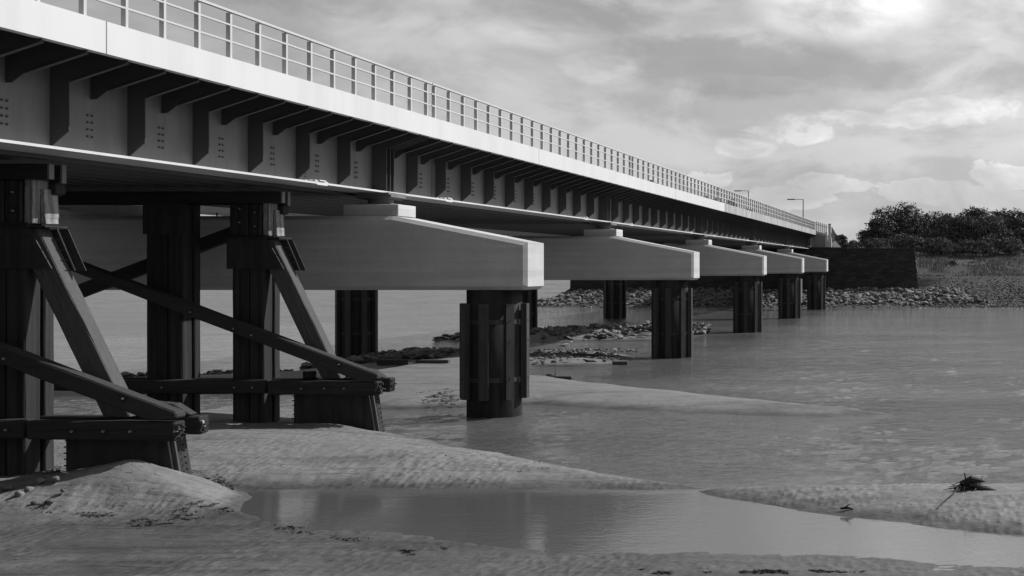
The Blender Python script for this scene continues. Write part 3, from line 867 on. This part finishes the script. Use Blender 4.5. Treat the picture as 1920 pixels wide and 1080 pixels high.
# timber fender piles at the abutment foot
for i, x in enumerate([-30.5, -29.0, -27.0, -25.6, -23.0]):
    pass
par = empty('end_parapet', (-17.5, ABY, 8.5)); tag(par, 'pale panelled end parapet standing on the abutment beside the bridge end', 'parapet')
at('panel', [(-18.75, 8.51), (-16.75, 8.51), (-16.75, 10.25), (-18.75, 10.6)], ABY+.2, ABY+.32, M_galv, par)
at('post', [(-16.74, 8.51), (-16.42, 8.51), (-16.42, 10.8), (-16.74, 10.8)], ABY+.1, ABY+.42, M_conc, par, .02)
at('post', [(-18.95, 8.51), (-18.76, 8.51), (-18.76, 10.7), (-18.95, 10.7)], ABY+.1, ABY+.42, M_conc, par, .02)
pil = mk('stone_pillar', box(-16.35, -15.8, ABY+.5, ABY+1.2, 8.3, 9.95, bevel=.03), M_conc)
merge
tag(pil, 'short squat stone pillar between the pale end parapet and the bushes', 'pillar')
fp = empty('fence_post', (-16.2, ABY+2, 8.3)); 
bm = box(-.2, .2, -.2, .2, 0, 3.7, bevel=.02); box(-.24, .24, -.24, .24, 3.7, 3.82, bm)
mk('shaft', bm, M_conc, fp); tag(fp, 'tall pale square post at the corner of the palisade fence', 'post')
def palisade(name, pts, zb, hgt, label, step=.33):
    f = empty(name, (pts[0][0], pts[0][1], 0)); tag(f, label, 'fence', 'palisade fences at the bridge end')
    off = Vector(f.location)
    pale = box(-.055, .055, -.02, .02, 0, hgt); 
    for v in pale.verts:
        if v.co.z > hgt*.9 : v.co.x *= .35
    pale.free()
    pb = bmesh.new()
    for v in ((-.06, 0), (.06, 0), (.06, hgt-.15), (0, hgt), (-.06, hgt-.15)): pass
    pme = mesh_of('pale', prism([(-.075, 0), (.075, 0), (.075, hgt-.18), (0, hgt), (-.075, hgt-.18)], -.015, .015, 'Y'), M_fence)
    pb.free()
    rails = bmesh.new()
    for (x0, y0), (x1, y1) , (z0, z1) in zip(pts, pts[1:], zip(zb, zb[1:])):
        L = math.hypot(x1-x0, y1-y0); n = max(2, int(L/step))
        for i in range(n):
            t = i/n
            put('pale', pme, f, (x0+(x1-x0)*t-off.x, y0+(y1-y0)*t-off.y, z0+(z1-z0)*t))
        for hh in (.4, hgt-.5):
            tube([(x0-off.x, y0-off.y+.03, z0+hh), (x1-off.x, y1-off.y+.03, z1+hh)], .035, 5, rails)
    mk('rail', rails, M_fence, f)
palisade('palisade_fence', [(-18.1, ABY+.4), (-16.45, ABY+2)], [10.0, 9.5], 2.5, 'short palisade fence run between the bridge railing and the tall pale post')
palisade('palisade_fence', [(-15.9, ABY+2.5), (-17.5, 225), (-18.5, 262)], [9.4, 9.0, 8.3], 2.3, 'long palisade fence running away behind the small bushes to the big thicket', .8)

# street lamps
def lamp(px, py_top, Y, px_head, label):
    x = (px-PX)*Y/F; zt = H+(PY-py_top)*Y/F; xh = (px_head-PX)*Y/F
    l = empty('street_lamp', (x, Y, 10.8)); tag(l, label, 'street lamp', 'street lamps beyond the bridge')
    h = zt-10.8
    mk('pole', tube([(0, 0, 0), (0, 0, 1.2), (0, 0, 1.25), (0, 0, h)], [.13, .13, .09, .075], 8), M_galv, l)
    mk('arm', tube([(0, 0, h-.04), ((xh-x)*.55, 0, h+.0)], .045, 6), M_galv, l)
    hb = box((xh-x), (xh-x)*.5, -.16, .16, h-.12, h+.06, bevel=.04)
    mk('lamp_head', hb, M_galv, l)
lamp(1403.5, 357.5, 225, 1377, 'farther street lamp, rising behind the railing, left of the two')
lamp(1506, 373.5, 200, 1476, 'nearer street lamp, tallest in view, standing close to the end of the railing')

# ------------------------------------------------------------------ trees and bushes
def leaf_mesh(name, r, lobes, nleaf, size, mat, hull=.0):
    """thousands of small leaf faces spread through the lobes of a crown"""
    vs = []; fs = []
    tot = sum(l[3]*l[4]*l[5] for l in lobes)
    for (cx, cy, cz, rx, ry, rz) in lobes:
        n = int(nleaf*(rx*ry*rz)/tot)
        # sub-clumps inside the lobe give dark hollows and light tops
        subs = []
        for _ in range(max(14, n//13)):
            d = Vector((r.gauss(0, 1), r.gauss(0, 1), r.gauss(0, 1))).normalized()*(r.random()**.30)
            subs.append(Vector((cx+d.x*rx, cy+d.y*ry, cz+d.z*rz)))
        for _ in range(n):
            s = r.choice(subs)
            k = .13*min(rx, ry, rz)+.12
            p = s+Vector((r.gauss(0, k), r.gauss(0, k), r.gauss(0, k*.7)))
            a = r.uniform(.6, 1.35)*size
            u = Vector((r.gauss(0, 1), r.gauss(0, 1), r.gauss(0, .6))).normalized()
            w = u.orthogonal().normalized(); w.rotate(Matrix.Rotation(r.uniform(0, 6.28), 3, u))
            t2 = u.cross(w)
            b = len(vs)
            vs += [tuple(p+w*a), tuple(p+t2*a*.45), tuple(p-w*a), tuple(p-t2*a*.45)]
            fs.append((b, b+1, b+2, b+3))
    me = bpy.data.meshes.new(name); me.from_pydata(vs, [], fs); me.materials.append(mat)
    return me
def limb_mesh(r, h, w, base):
    bm = tube([(0, 0, -base), (r.uniform(-.1, .1), 0, h*.3), (r.uniform(-.3, .3), r.uniform(-.2, .2), h*.75)], [.05*h, .04*h, .012*h], 7)
    for i in range(7):
        a = r.uniform(0, 6.28); z0 = h*r.uniform(.1, .5)
        tube([(0, 0, z0), (math.cos(a)*w*.35, math.sin(a)*w*.35, z0+h*.18), (math.cos(a)*w*.7, math.sin(a)*w*.6, z0+h*.3)], [.02*h, .013*h, .005*h], 5, bm)
    return mesh_of('trunk', bm, M_bark)
def tree(px, py_top, py_base, Y, wpx, seed, label, cat='tree', mat=None, name='broadleaf_tree', nleaf=5200, size=.2, group='trees on the far bank', zb=None):
    r = random.Random(seed)
    x = (px-PX)*Y/F; zt = H+(PY-py_top)*Y/F; z0 = H+(PY-py_base)*Y/F
    if zb is not None: z0 = zb
    w = wpx*Y/F/2; h = zt-z0
    t = empty(name, (x, Y, z0)); tag(t, label, cat, group)
    lobes = []
    n = 15
    for i in range(n):
        a = r.uniform(0, 6.28); q = r.random()**.5
        lz = r.uniform(.22, .84)
        sc = r.uniform(.24, .42)*(1.12-.5*lz)
        rr_ = w*(1.0-.55*max(0, lz-.25))*q*.82
        lobes.append((math.cos(a)*rr_, math.sin(a)*rr_*.8, h*lz, w*sc*1.15, w*sc, min(h*.2, w*sc*.9)))
    lobes.append((0, 0, h*.82, w*.42, w*.4, h*.17)); lobes.append((0, 0, h*.42, w*.72, w*.55, h*.30))
    lobes.append((w*.25, -.2*w, h*.2, w*.8, w*.5, h*.18)); lobes.append((-w*.3, -.1*w, h*.22, w*.7, w*.5, h*.18))
    put('crown', leaf_mesh('crown', r, lobes, nleaf, size, mat or M_leafA), t)
    put('trunk', limb_mesh(r, h, w, .8), t)
    return t
TR = [  # px, top, base, Y, width px
    (1692, 378, 468, 240, 150, 'big rounded dark tree at the left end of the thicket, highest crown of all'),
    (1648, 408, 468, 234, 70, 'small dense tree at the very left edge of the thicket, beside the tallest crown'),
    (1758, 396, 470, 246, 120, 'broad dark tree just right of the tallest crown in the thicket'),
    (1822, 387, 470, 250, 90, 'tree with a pointed tufty top near the right third of the thicket'),
    (1892, 390, 470, 250, 120, 'wide dark tree cut by the right edge of the picture'),
    (1792, 404, 472, 238, 100, 'lower mid green tree in the dip of the thicket skyline'),
    (1855, 402, 474, 236, 110, 'mid green tree in front of the wide dark crown at right'),
    (1970, 396, 474, 244, 110, 'tree standing at the right, next along from the wide dark one'),
]
for i, (a, b, c, Y, w, lab) in enumerate(TR):
    tree(a, b, c, Y, w, 100+i, lab, nleaf=17000, mat=M_leafB if i in (5, 6) else M_leafA, size=.2)
BU = [
    (1560, 437, 466, 212, 30, 'small pale bush nearest the stone pillar by the bridge end'),
    (1576, 440, 467, 214, 30, 'round leafy bush second from the pillar, in front of the long fence'),
    (1600, 452, 470, 212, 40, 'low spreading bush between the round leafy ones and the thicket'),
    (1640, 446, 471, 222, 66, 'low bramble mound at the foot of the left end of the thicket'),
    (1700, 440, 472, 228, 80, 'bramble mound under the tallest crown'),
    (1765, 446, 476, 226, 84, 'bramble mound in the middle of the thicket foot'),
    (1830, 450, 476, 225, 84, 'bramble mound right of the middle of the thicket foot'),
    (1895, 446, 474, 227, 84, 'bramble mound at the right edge of the picture'),
    (1786, 490, 500, 212, 16, 'single small round dark shrub alone on the grassy slope'),
]
for i, (a, b, c, Y, w, lab) in enumerate(BU):
    tree(a, b, c, Y, w, 200+i, lab, 'bush', M_leafB if i not in (1, 8) else M_leafA, 'bush', nleaf=8000 if i != 8 else 1500, size=.16, group='bushes on the far bank')
HB = [(1222, 336, 40, 'leafy treetop seen low through the railing bars, leftmost of those behind the deck'),
      (1322, 362, 24, 'clipped dark treetop seen through the railing bars, first of the middle row'),
      (1345, 366, 34, 'clipped dark treetop seen through the railing bars, second of the middle row'),
      (1372, 373, 30, 'clipped dark treetop seen through the railing bars, last of the middle row'),
      (1402, 389, 34, 'small loose treetop seen through the railing just under the farther lamp')]
for i, (a, b, w, lab) in enumerate(HB):
    tree(a, b, 450, 262, w*1.3, 300+i, lab, 'tree', M_leafA, 'broadleaf_tree', nleaf=6000, size=.28, group='trees behind the deck', zb=8)

# grass on the terrace and the slope
def grass():
    r = random.Random(5); vs = []; fs = []
    for _ in range(26000):
        Y = r.uniform(196, 236); X = r.uniform(-3, 19) if r.random() < .85 else r.uniform(-15, -3)
        if X < -3 and Y < 197: continue
        if fbm(np.array([X*.25]), np.array([Y*.18]), 3, 61)[0] < r.gauss(.02 if Y < 208 else -.12, .08): continue
        z = bz_fast(X, Y); h = r.uniform(.15, .6); w = r.uniform(.03, .07); dx = r.gauss(0, .15); b = len(vs)
        c_, s_ = math.cos(h*40), math.sin(h*40)
        vs += [(X-w*c_, Y-w*s_, z-.05), (X+w*c_, Y+w*s_, z-.05), (X+dx, Y+r.gauss(-.15, .15), z+h)]; fs.append((b, b+1, b+2))
    me = bpy.data.meshes.new('grass'); me.from_pydata(vs, [], fs); me.materials.append(M_grass)
    tag(put('grass', me), 'rough dry grass along the top of the far bank', 'grass', kind='stuff')
_gx = np.arange(-120, 30, .5); _gy = np.arange(168, 262, .5)
_GX, _GY = np.meshgrid(_gx, _gy); _GZ = bank_z(_GX, _GY)
def bz_fast(x, y):
    i = min(max(int((y-168)/.5), 0), len(_gy)-1); j = min(max(int((x+120)/.5), 0), len(_gx)-1)
    return float(_GZ[i, j])
grass()

# ------------------------------------------------------------------ rocks
rr = random.Random(11)
rock_me = [mesh_of('rock', rock_bm(rr, 1, rr.uniform(.6, .9), rr.uniform(.4, .62), 12), M_rock) for _ in range(14)]
rip_me = [mesh_of('rock', rock_bm(rr, 1, rr.uniform(.6, .95), rr.uniform(.5, .75), 12), M_rip) for _ in range(14)]
wrock_me = [mesh_of('rock', rock_bm(rr, 1, rr.uniform(.6, .9), rr.uniform(.3, .5), 12), M_wrock) for _ in range(10)]
def stuff_rocks(name, items, mat, seed, parent=None, label=None, cat=None):
    r = random.Random(seed); V = []; Fc = []
    protos = []
    for _ in range(10):
        b = rock_bm(r, 1, r.uniform(.6, .9), r.uniform(.35, .6), 10)
        b.verts.index_update()
        protos.append(([v.co.copy() for v in b.verts], [[v.index for v in f.verts] for f in b.faces])); b.free()
    for (x, y, z, s) in items:
        vv, ff = r.choice(protos)
        m = Matrix.Rotation(r.uniform(0, 6.28), 3, 'Z') @ Matrix.Rotation(r.uniform(-.4, .4), 3, 'X')
        o = len(V)
        V += [tuple((m @ v)*s+Vector((x, y, z))) for v in vv]; Fc += [[i+o for i in f] for f in ff]
    me = bpy.data.meshes.new(name); me.from_pydata(V, [], Fc); me.materials.append(mat)
    ob = put(name, me, parent); ob['kind'] = 'stuff'
    if label: ob['label'] = label
    if cat: ob['category'] = cat
    return ob
# riprap at the foot of the abutment
rip = empty('riprap', (0, 0, 0)); tag(rip, 'bank of heaped pale riprap stone at the foot of the abutment wall', 'riprap')
items = []
def riprap_edge(X):      # how far up the stones reach
    return np.interp(X, [-64, -55, -3, 3, 8], [183, 191, 191.5, 185, 174.5])
for _ in range(4600):
    X = rr.uniform(-62, 7.8)
    top = riprap_edge(X)
    Y = rr.uniform(173.2, top)
    s = rr.uniform(.62, 1.0)*rr.uniform(.6, 1.35)*(1 if Y > 176 else .6)
    z = bz_fast(X, Y)+rr.uniform(.0, .35)*s
    items.append((X, Y, z, s))
def vis(i):
    x, y, z, s = i
    px = PX+F*x/y
    return (px > 1540)*3 + (990 < px < 1130)*2 + s
items.sort(key=vis, reverse=True)
for (x, y, z, s) in items[:300]:
    o = put('rock', rr.choice(rip_me), rip, (x, y, z)); o.scale = (s*1.15,)*3
    o.rotation_euler = (rr.uniform(-.35, .35), rr.uniform(-.35, .35), rr.uniform(0, 6.28))
stuff_rocks('rock_fill', items[300:], M_rip, 12, rip)
# shingle on the slope right of the abutment
it = []
for _ in range(6500):
    X = rr.uniform(-3, 17); Y = rr.uniform(173.5, 199)
    if Y > 187+rr.gauss(4, 3): continue
    it.append((X, Y, bz_fast(X, Y)+.06, rr.uniform(.2, .3)*rr.uniform(.7, 2.4)))
stuff_rocks('shingle', it, M_shingle, 13, None, 'grey shingle scattered down the far bank right of the abutment', 'shingle')

# rocky bars in mid river
def in_poly(x, y, poly):
    c = False; n = len(poly)
    for i in range(n):
        ax, ay = poly[i]; bx, by = poly[(i+1) % n]
        if (ay > y) != (by > y) and x < (bx-ax)*(y-ay)/(by-ay)+ax: c = not c
    return c
def rock_bar(name, polypx, n, smin, smax, mats, seed, label, hump=.0, keep=140):
    poly = PG(*polypx); r = random.Random(seed)
    xs_ = [p[0] for p in poly]; ys_ = [p[1] for p in poly]
    root = empty(name, (sum(xs_)/len(xs_), sum(ys_)/len(ys_), 0)); tag(root, label, 'rocks')
    off = Vector(root.location); L = []; tries = 0
    while len(L) < n and tries < n*60:
        tries += 1
        x = r.uniform(min(xs_), max(xs_)); y = r.uniform(min(ys_), max(ys_))
        if in_poly(x, y, poly): L.append((x-off.x, y-off.y, max(sz_fast(x, y), -.05)+r.uniform(-.02, hump), r.uniform(smin, smax)))
    L.sort(key=lambda i: -i[3])
    for (x, y, z, s) in L[:keep]:
        o = put('rock', r.choice(mats), root, (x, y, z)); o.scale = (s, s, s*r.uniform(.7, 1.1))
        o.rotation_euler = (r.uniform(-.3, .3), r.uniform(-.3, .3), r.uniform(0, 6.28))
    stuff_rocks('rock_fill', L[keep:], M_wrock, seed+1, root)
_sx = np.arange(-62, 10, .25); _sy = np.arange(20, 110, .25)
_SX, _SY = np.meshgrid(_sx, _sy); _SZ = sand_z(_SX, _SY, False)
def sz_fast(x, y):
    i = min(max(int(round((y-20)/.25)), 0), len(_sy)-1); j = min(max(int(round((x+62)/.25)), 0), len(_sx)-1)
    return float(_SZ[i, j])
rock_bar('rock_bar', [(1000, 619), (1100, 616), (1225, 612), (1330, 613), (1330, 626), (1230, 637), (1120, 640), (1020, 641)], 420, .25, 1.1, rock_me[:6]+wrock_me[:4], 21, 'low bar of tumbled grey boulders in mid river, behind the near column', .25, 200)
rock_bar('rock_bar', [(818, 640), (870, 629), (1000, 622), (1010, 636), (900, 642)], 260, .3, 1.0, wrock_me, 23, 'dark shaded tip of boulders pointing left, behind the near column', .35, 120)
rock_bar('rock_bar', [(560, 692), (640, 682), (700, 668), (780, 660), (868, 660), (868, 672), (820, 684), (700, 692)], 900, .25, 1.0, wrock_me, 25, 'dark weedy rock spread on the sand left of the near column', .28, 200)
rock_bar('rock_bar', [(994, 664), (1090, 666), (1170, 671), (1165, 683), (1060, 687), (994, 688)], 330, .12, .55, rock_me[:5]+wrock_me, 27, 'flat slabby stones on the sand just right of the near column', .04, 120)
rock_bar('rock_bar', [(994, 655), (1100, 655), (1200, 656), (1200, 660), (1090, 661), (994, 661)], 200, .15, .5, rock_me[:3]+wrock_me, 29, 'thin line of stones the gull stands on', .03, 90)
rock_bar('rock_bar', [(210, 716), (430, 708), (545, 698), (545, 706), (430, 714), (210, 722)], 200, .15, .6, wrock_me, 31, 'low dark ledge of stones seen between the legs of the farther trestle', .15, 80)

# single boulders
def boulder(name, px, py, wpx, label, mats, zoff=0, group=None, hs=.8, subdiv=True):
    x, y = gp(px, py, .15); x, y = gp(px, py, max(0, sz_fast(x, y)))
    w = wpx*y/F; r = random.Random(int(px*7+py))
    bm = rock_bm(r, w*1.1, w*.8, w*hs, 30)
    bmesh.ops.bevel(bm, geom=bm.edges[:], offset=w*.05, segments=2, profile=.6, affect='EDGES')
    me = mesh_of('boulder', bm, mats, True)
    o = put(name, me, None, (x, y, sz_fast(x, y)+w*hs*.28+zoff)); o.rotation_euler = (0, 0, r.uniform(0, 3))
    tag(o, label, 'rock', group)
boulder('boulder', 1033, 706, 24, 'lone boulder at the water edge on the point right of the near column', M_stone, -.12)
for i, (a, b, w, lab) in enumerate([
    (14, 917, 18, 'leftmost small rounded stone at the foot of the nearest trestle'),
    (36, 921, 22, 'rounded grey stone second from the left, by the nearest trestle post'),
    (55, 918, 18, 'stone touching the right side of the two rounded ones by the trestle post'),
    (76, 913, 20, 'flat grey stone in the middle of the row behind the sand mound'),
    (64, 925, 12, 'small white-topped pebble lying in front of the row of stones'),
    (92, 921, 17, 'dark stone right of the white-topped pebble'),
    (104, 912, 15, 'squarish stone near the footing of the nearest trestle'),
    (118, 916, 13, 'small stone closest to the footing, right end of the row'),
    (88, 907, 12, 'small pale stone at the back of the row behind the mound'),
    (126, 908, 10, 'tiny stone against the left corner of the footing')]):
    boulder('boulder', a, b, w*1.12, lab, M_stone, .02, 'stones at the foot of the nearest trestle', .7)

rp = random.Random(77); its = []
PP = PG((0, 908), (130, 903), (130, 916), (100, 930), (0, 926)); PQ = PG((70, 905), (128, 900), (128, 910), (70, 912)); PR = PG((340, 893), (420, 905), (437, 925), (425, 936), (380, 915))
for pl_, n_, s0, s1 in ((PP, 260, .05, .20), (PQ, 160, .06, .22), (PR, 130, .03, .11)):
    xs_ = [p[0] for p in pl_]; ys_ = [p[1] for p in pl_]; k_ = 0
    for _t in range(n_*40):
        x = rp.uniform(min(xs_), max(xs_)); y = rp.uniform(min(ys_), max(ys_))
        if in_poly(x, y, pl_): its.append((x, y, max(0, sz_fast(x, y))+.02, rp.uniform(s0, s1))); k_ += 1
        if k_ >= n_: break
stuff_rocks('pebbles', its, M_stone, 78, None, 'small grey pebbles strewn around the foot of the nearest trestle', 'pebbles')

# ------------------------------------------------------------------ driftwood, planks, weed
def plank(px, py, L, W, T_, rz, label, tilt=0):
    x, y = gp(px, py, .1)
    bm = box(-L/2, L/2, -W/2, W/2, 0, T_, bevel=.015)
    o = mk('plank', bm, M_plank); o.location = (x, y, max(0, sz_fast(x, y))+.02); o.rotation_euler = (0, tilt, rz)
    tag(o, label, 'plank', 'old planks stranded on the sand')
plank(1105, 674, 1.9, .3, .13, -.2, 'long plank lying on the slabby stones right of the near column', .03)
plank(1163, 681, .8, .3, .18, .1, 'short square-cut plank at the right tip of the stony sand')
plank(1058, 708, .8, .3, .15, -.1, 'little plank lying beside the lone boulder')
plank(812, 692, 1.6, .35, .15, .05, 'dark plank on the sand nearest the left side of the near column')
plank(740, 695, 1.6, .5, .25, -.05, 'dark plank between the trestle brace and the near column')

def drift_pile():
    x, y = gp(1817, 926, .2); z = max(0, sz_fast(x, y))
    p = empty('driftwood_pile', (x, y, z)); tag(p, 'tangled heap of dark driftwood and weed on the right sandbar', 'driftwood')
    r = random.Random(4); k = y/F
    def P(px, py, dy=0): return ((px-1817)*k, dy, (928-py)*k)
    mk('stick', tube([P(1806, 925), P(1810.5, 905), P(1808, 894)], [.02, .018, .013], 6), M_dark, p)
    gpts = [Vector(P(1800, 918))]
    for a_, b_ in ((1788, 926), (1770, 935), (1757, 944)):
        wx2, wy2 = gp(a_, b_, .3); gpts.append(Vector((wx2-x, wy2-y, max(0, sz_fast(wx2, wy2))-z+.045)))
    mk('branch', tube(gpts, [.02, .016, .014, .01], 6), M_dark, p)
    mk('log', tube([P(1832, 921), P(1850, 924, -.1), P(1868, 926, -.1)], [.05, .07, .012], 7), M_plank, p)
    mk('branch', tube([P(1800, 915), P(1822, 907), P(1835, 909), P(1847, 911)], [.05, .09, .05, .01], 7), M_dark, p)
    tw = bmesh.new()
    for _ in range(95):
        a = Vector(P(r.gauss(1815, 13), r.uniform(911, 926), r.gauss(0, .12)))
        a.z = abs(a.z)*max(.1, 1-abs(a.x)*2.0)
        d = Vector((r.gauss(0, 1), r.gauss(0, .6), r.gauss(-.1, .35))).normalized()*r.uniform(.08, .3)
        b = a+d; b.z = max(b.z, .0)
        tube([a, (a+b)/2+Vector((0, 0, r.uniform(0, .04))), b], [.014, .012, .005], 4, tw)
    o = mk('twigs', tw, M_dark, p); o['kind'] = 'stuff'
drift_pile()
def small_drift():
    x, y = gp(1588, 960, .03); z = max(0, sz_fast(x, y))
    p = empty('driftwood', (x, y, z)); tag(p, 'small broken driftwood scrap at the edge of the pool', 'driftwood')
    mk('stick', tube([(-.14, 0, .03), (0, 0, .05), (.13, 0, .02)], [.02, .035, .012], 6), M_dark, p)
    mk('stick', tube([(-.05, 0, .05), (.03, 0, .11), (.1, .02, .13)], [.015, .014, .006], 6), M_plank, p)
small_drift()
def litter(name, polypx, n, smax, seed, label, mat=None, zoff=.01):
    poly = PG(*polypx); r = random.Random(seed); bm = bmesh.new()
    xs_ = [p[0] for p in poly]; ys_ = [p[1] for p in poly]; k = 0; t = 0
    V = []; Fc = []
    while k < n and t < n*50:
        t += 1
        x = r.uniform(min(xs_), max(xs_)); y = r.uniform(min(ys_), max(ys_))
        if not in_poly(x, y, poly): continue
        if fbm(np.array([x*2.2]), np.array([y*3.0]), 3, seed)[0] < .03: continue
        k += 1
        L = r.uniform(.02, smax*.45)*r.random()+.01; a = r.uniform(0, 3.1); w = r.uniform(.003, .009); z = max(0, sz_fast(x, y))+zoff
        dx, dy = math.cos(a)*L, math.sin(a)*L; nx, ny = -math.sin(a)*w, math.cos(a)*w; h = r.uniform(.004, .016); b = len(V)
        V += [(x-dx, y-dy, z), (x+nx, y+ny, z-.01), (x+dx, y+dy, z+r.uniform(0, .03)), (x-nx, y-ny, z-.01), (x, y, z+h)]
        Fc += [(b, b+1, b+4), (b+1, b+2, b+4), (b+2, b+3, b+4), (b+3, b, b+4)]
    bm.free()
    me = bpy.data.meshes.new(name); me.from_pydata(V, [], Fc); me.materials.append(mat or M_litter)
    tag(put(name, me), label, 'debris', kind='stuff')
litter('weed_litter', [(230, 985), (330, 965), (420, 957), (440, 962), (330, 985), (250, 993)], 420, .25, 1, 'dark weed and twigs washed up in front of the near sand mound')
litter('weed_litter', [(60, 968), (110, 965), (210, 972), (215, 980), (130, 978), (60, 973)], 260, .22, 2, 'thin dark weed line along the little scarp at lower left')
litter('weed_litter', [(330, 893), (355, 897), (430, 918), (438, 930), (400, 922), (340, 903)], 420, .25, 3, 'dark twigs and scraps between the mound and the sandbar')
litter('weed_litter', [(780, 752), (868, 745), (868, 768), (800, 770)], 500, .35, 4, 'dark debris heaped against the left foot of the near column')
litter('weed_litter', [(440, 975), (620, 995), (850, 1020), (700, 1025), (560, 1005)], 120, .2, 5, 'sparse weed scraps along the edge of the foreground sand')
litter('weed_litter', [(1180, 1062), (1330, 1068), (1500, 1072), (1620, 1079), (1350, 1082), (1180, 1079)], 300, .4, 6, 'black peat crust and weed at the bottom edge of the sand')
litter('weed_litter', [(750, 1035), (830, 1028), (840, 1035), (760, 1046)], 90, .2, 7, 'small dark weed patch on the foreground sand below the pool')
litter('weed_litter', [(770, 845), (900, 838), (1050, 880), (1020, 905), (820, 895)], 160, .16, 8, 'fine dark scraps caught in ripples of the main sandbar')

# gull
def gull():
    x, y = gp(1061, 660, .1); z = max(0, sz_fast(x, y))+.24
    b = bmesh.new()
    # body as one continuous skin: rings from tail to head (facing right), neck bending up
    ring = [(-.30, .14, .012, .008), (-.22, .15, .05, .022), (-.12, .165, .075, .06), (0, .17, .09, .09), (.09, .185, .075, .085), (.14, .225, .05, .06), (.17, .275, .042, .045), (.195, .315, .042, .042), (.225, .325, .03, .03), (.25, .32, .012, .014), (.29, .312, .004, .006)]
    prev = None; n = 12
    for (cx, cz, ry, rz) in ring:
        cur = [b.verts.new((cx, math.cos(2*math.pi*k/n)*ry, cz+math.sin(2*math.pi*k/n)*rz)) for k in range(n)]
        if prev:
            for k in range(n): b.faces.new((prev[k], prev[(k+1) % n], cur[(k+1) % n], cur[k]))
        else: b.faces.new(cur[::-1])
        prev = cur
    b.faces.new(prev)
    g_ = empty('gull', (x, y, z)); tag(g_, 'gull with white head standing on the thin line of stones in mid river', 'bird')
    g_.scale = (1.45,)*3
    mk('body', b, M_gullw, g_, smooth=True)
    for s in (-1, 1):
        w = bmesh.new()
        prof_ = [(-.34, .15), (-.2, .185), (-.08, .22), (.0, .215), (.02, .18), (-.02, .135), (-.15, .125)]
        prism(prof_, s*.078, s*.098, 'Y', w, bevel=.006)
        mk('wing', w, M_gullg, g_)
        mk('leg', tube([(.0, s*.035, .09), (.01, s*.035, -.06)], .008, 5), M_gullg, g_)
gull()
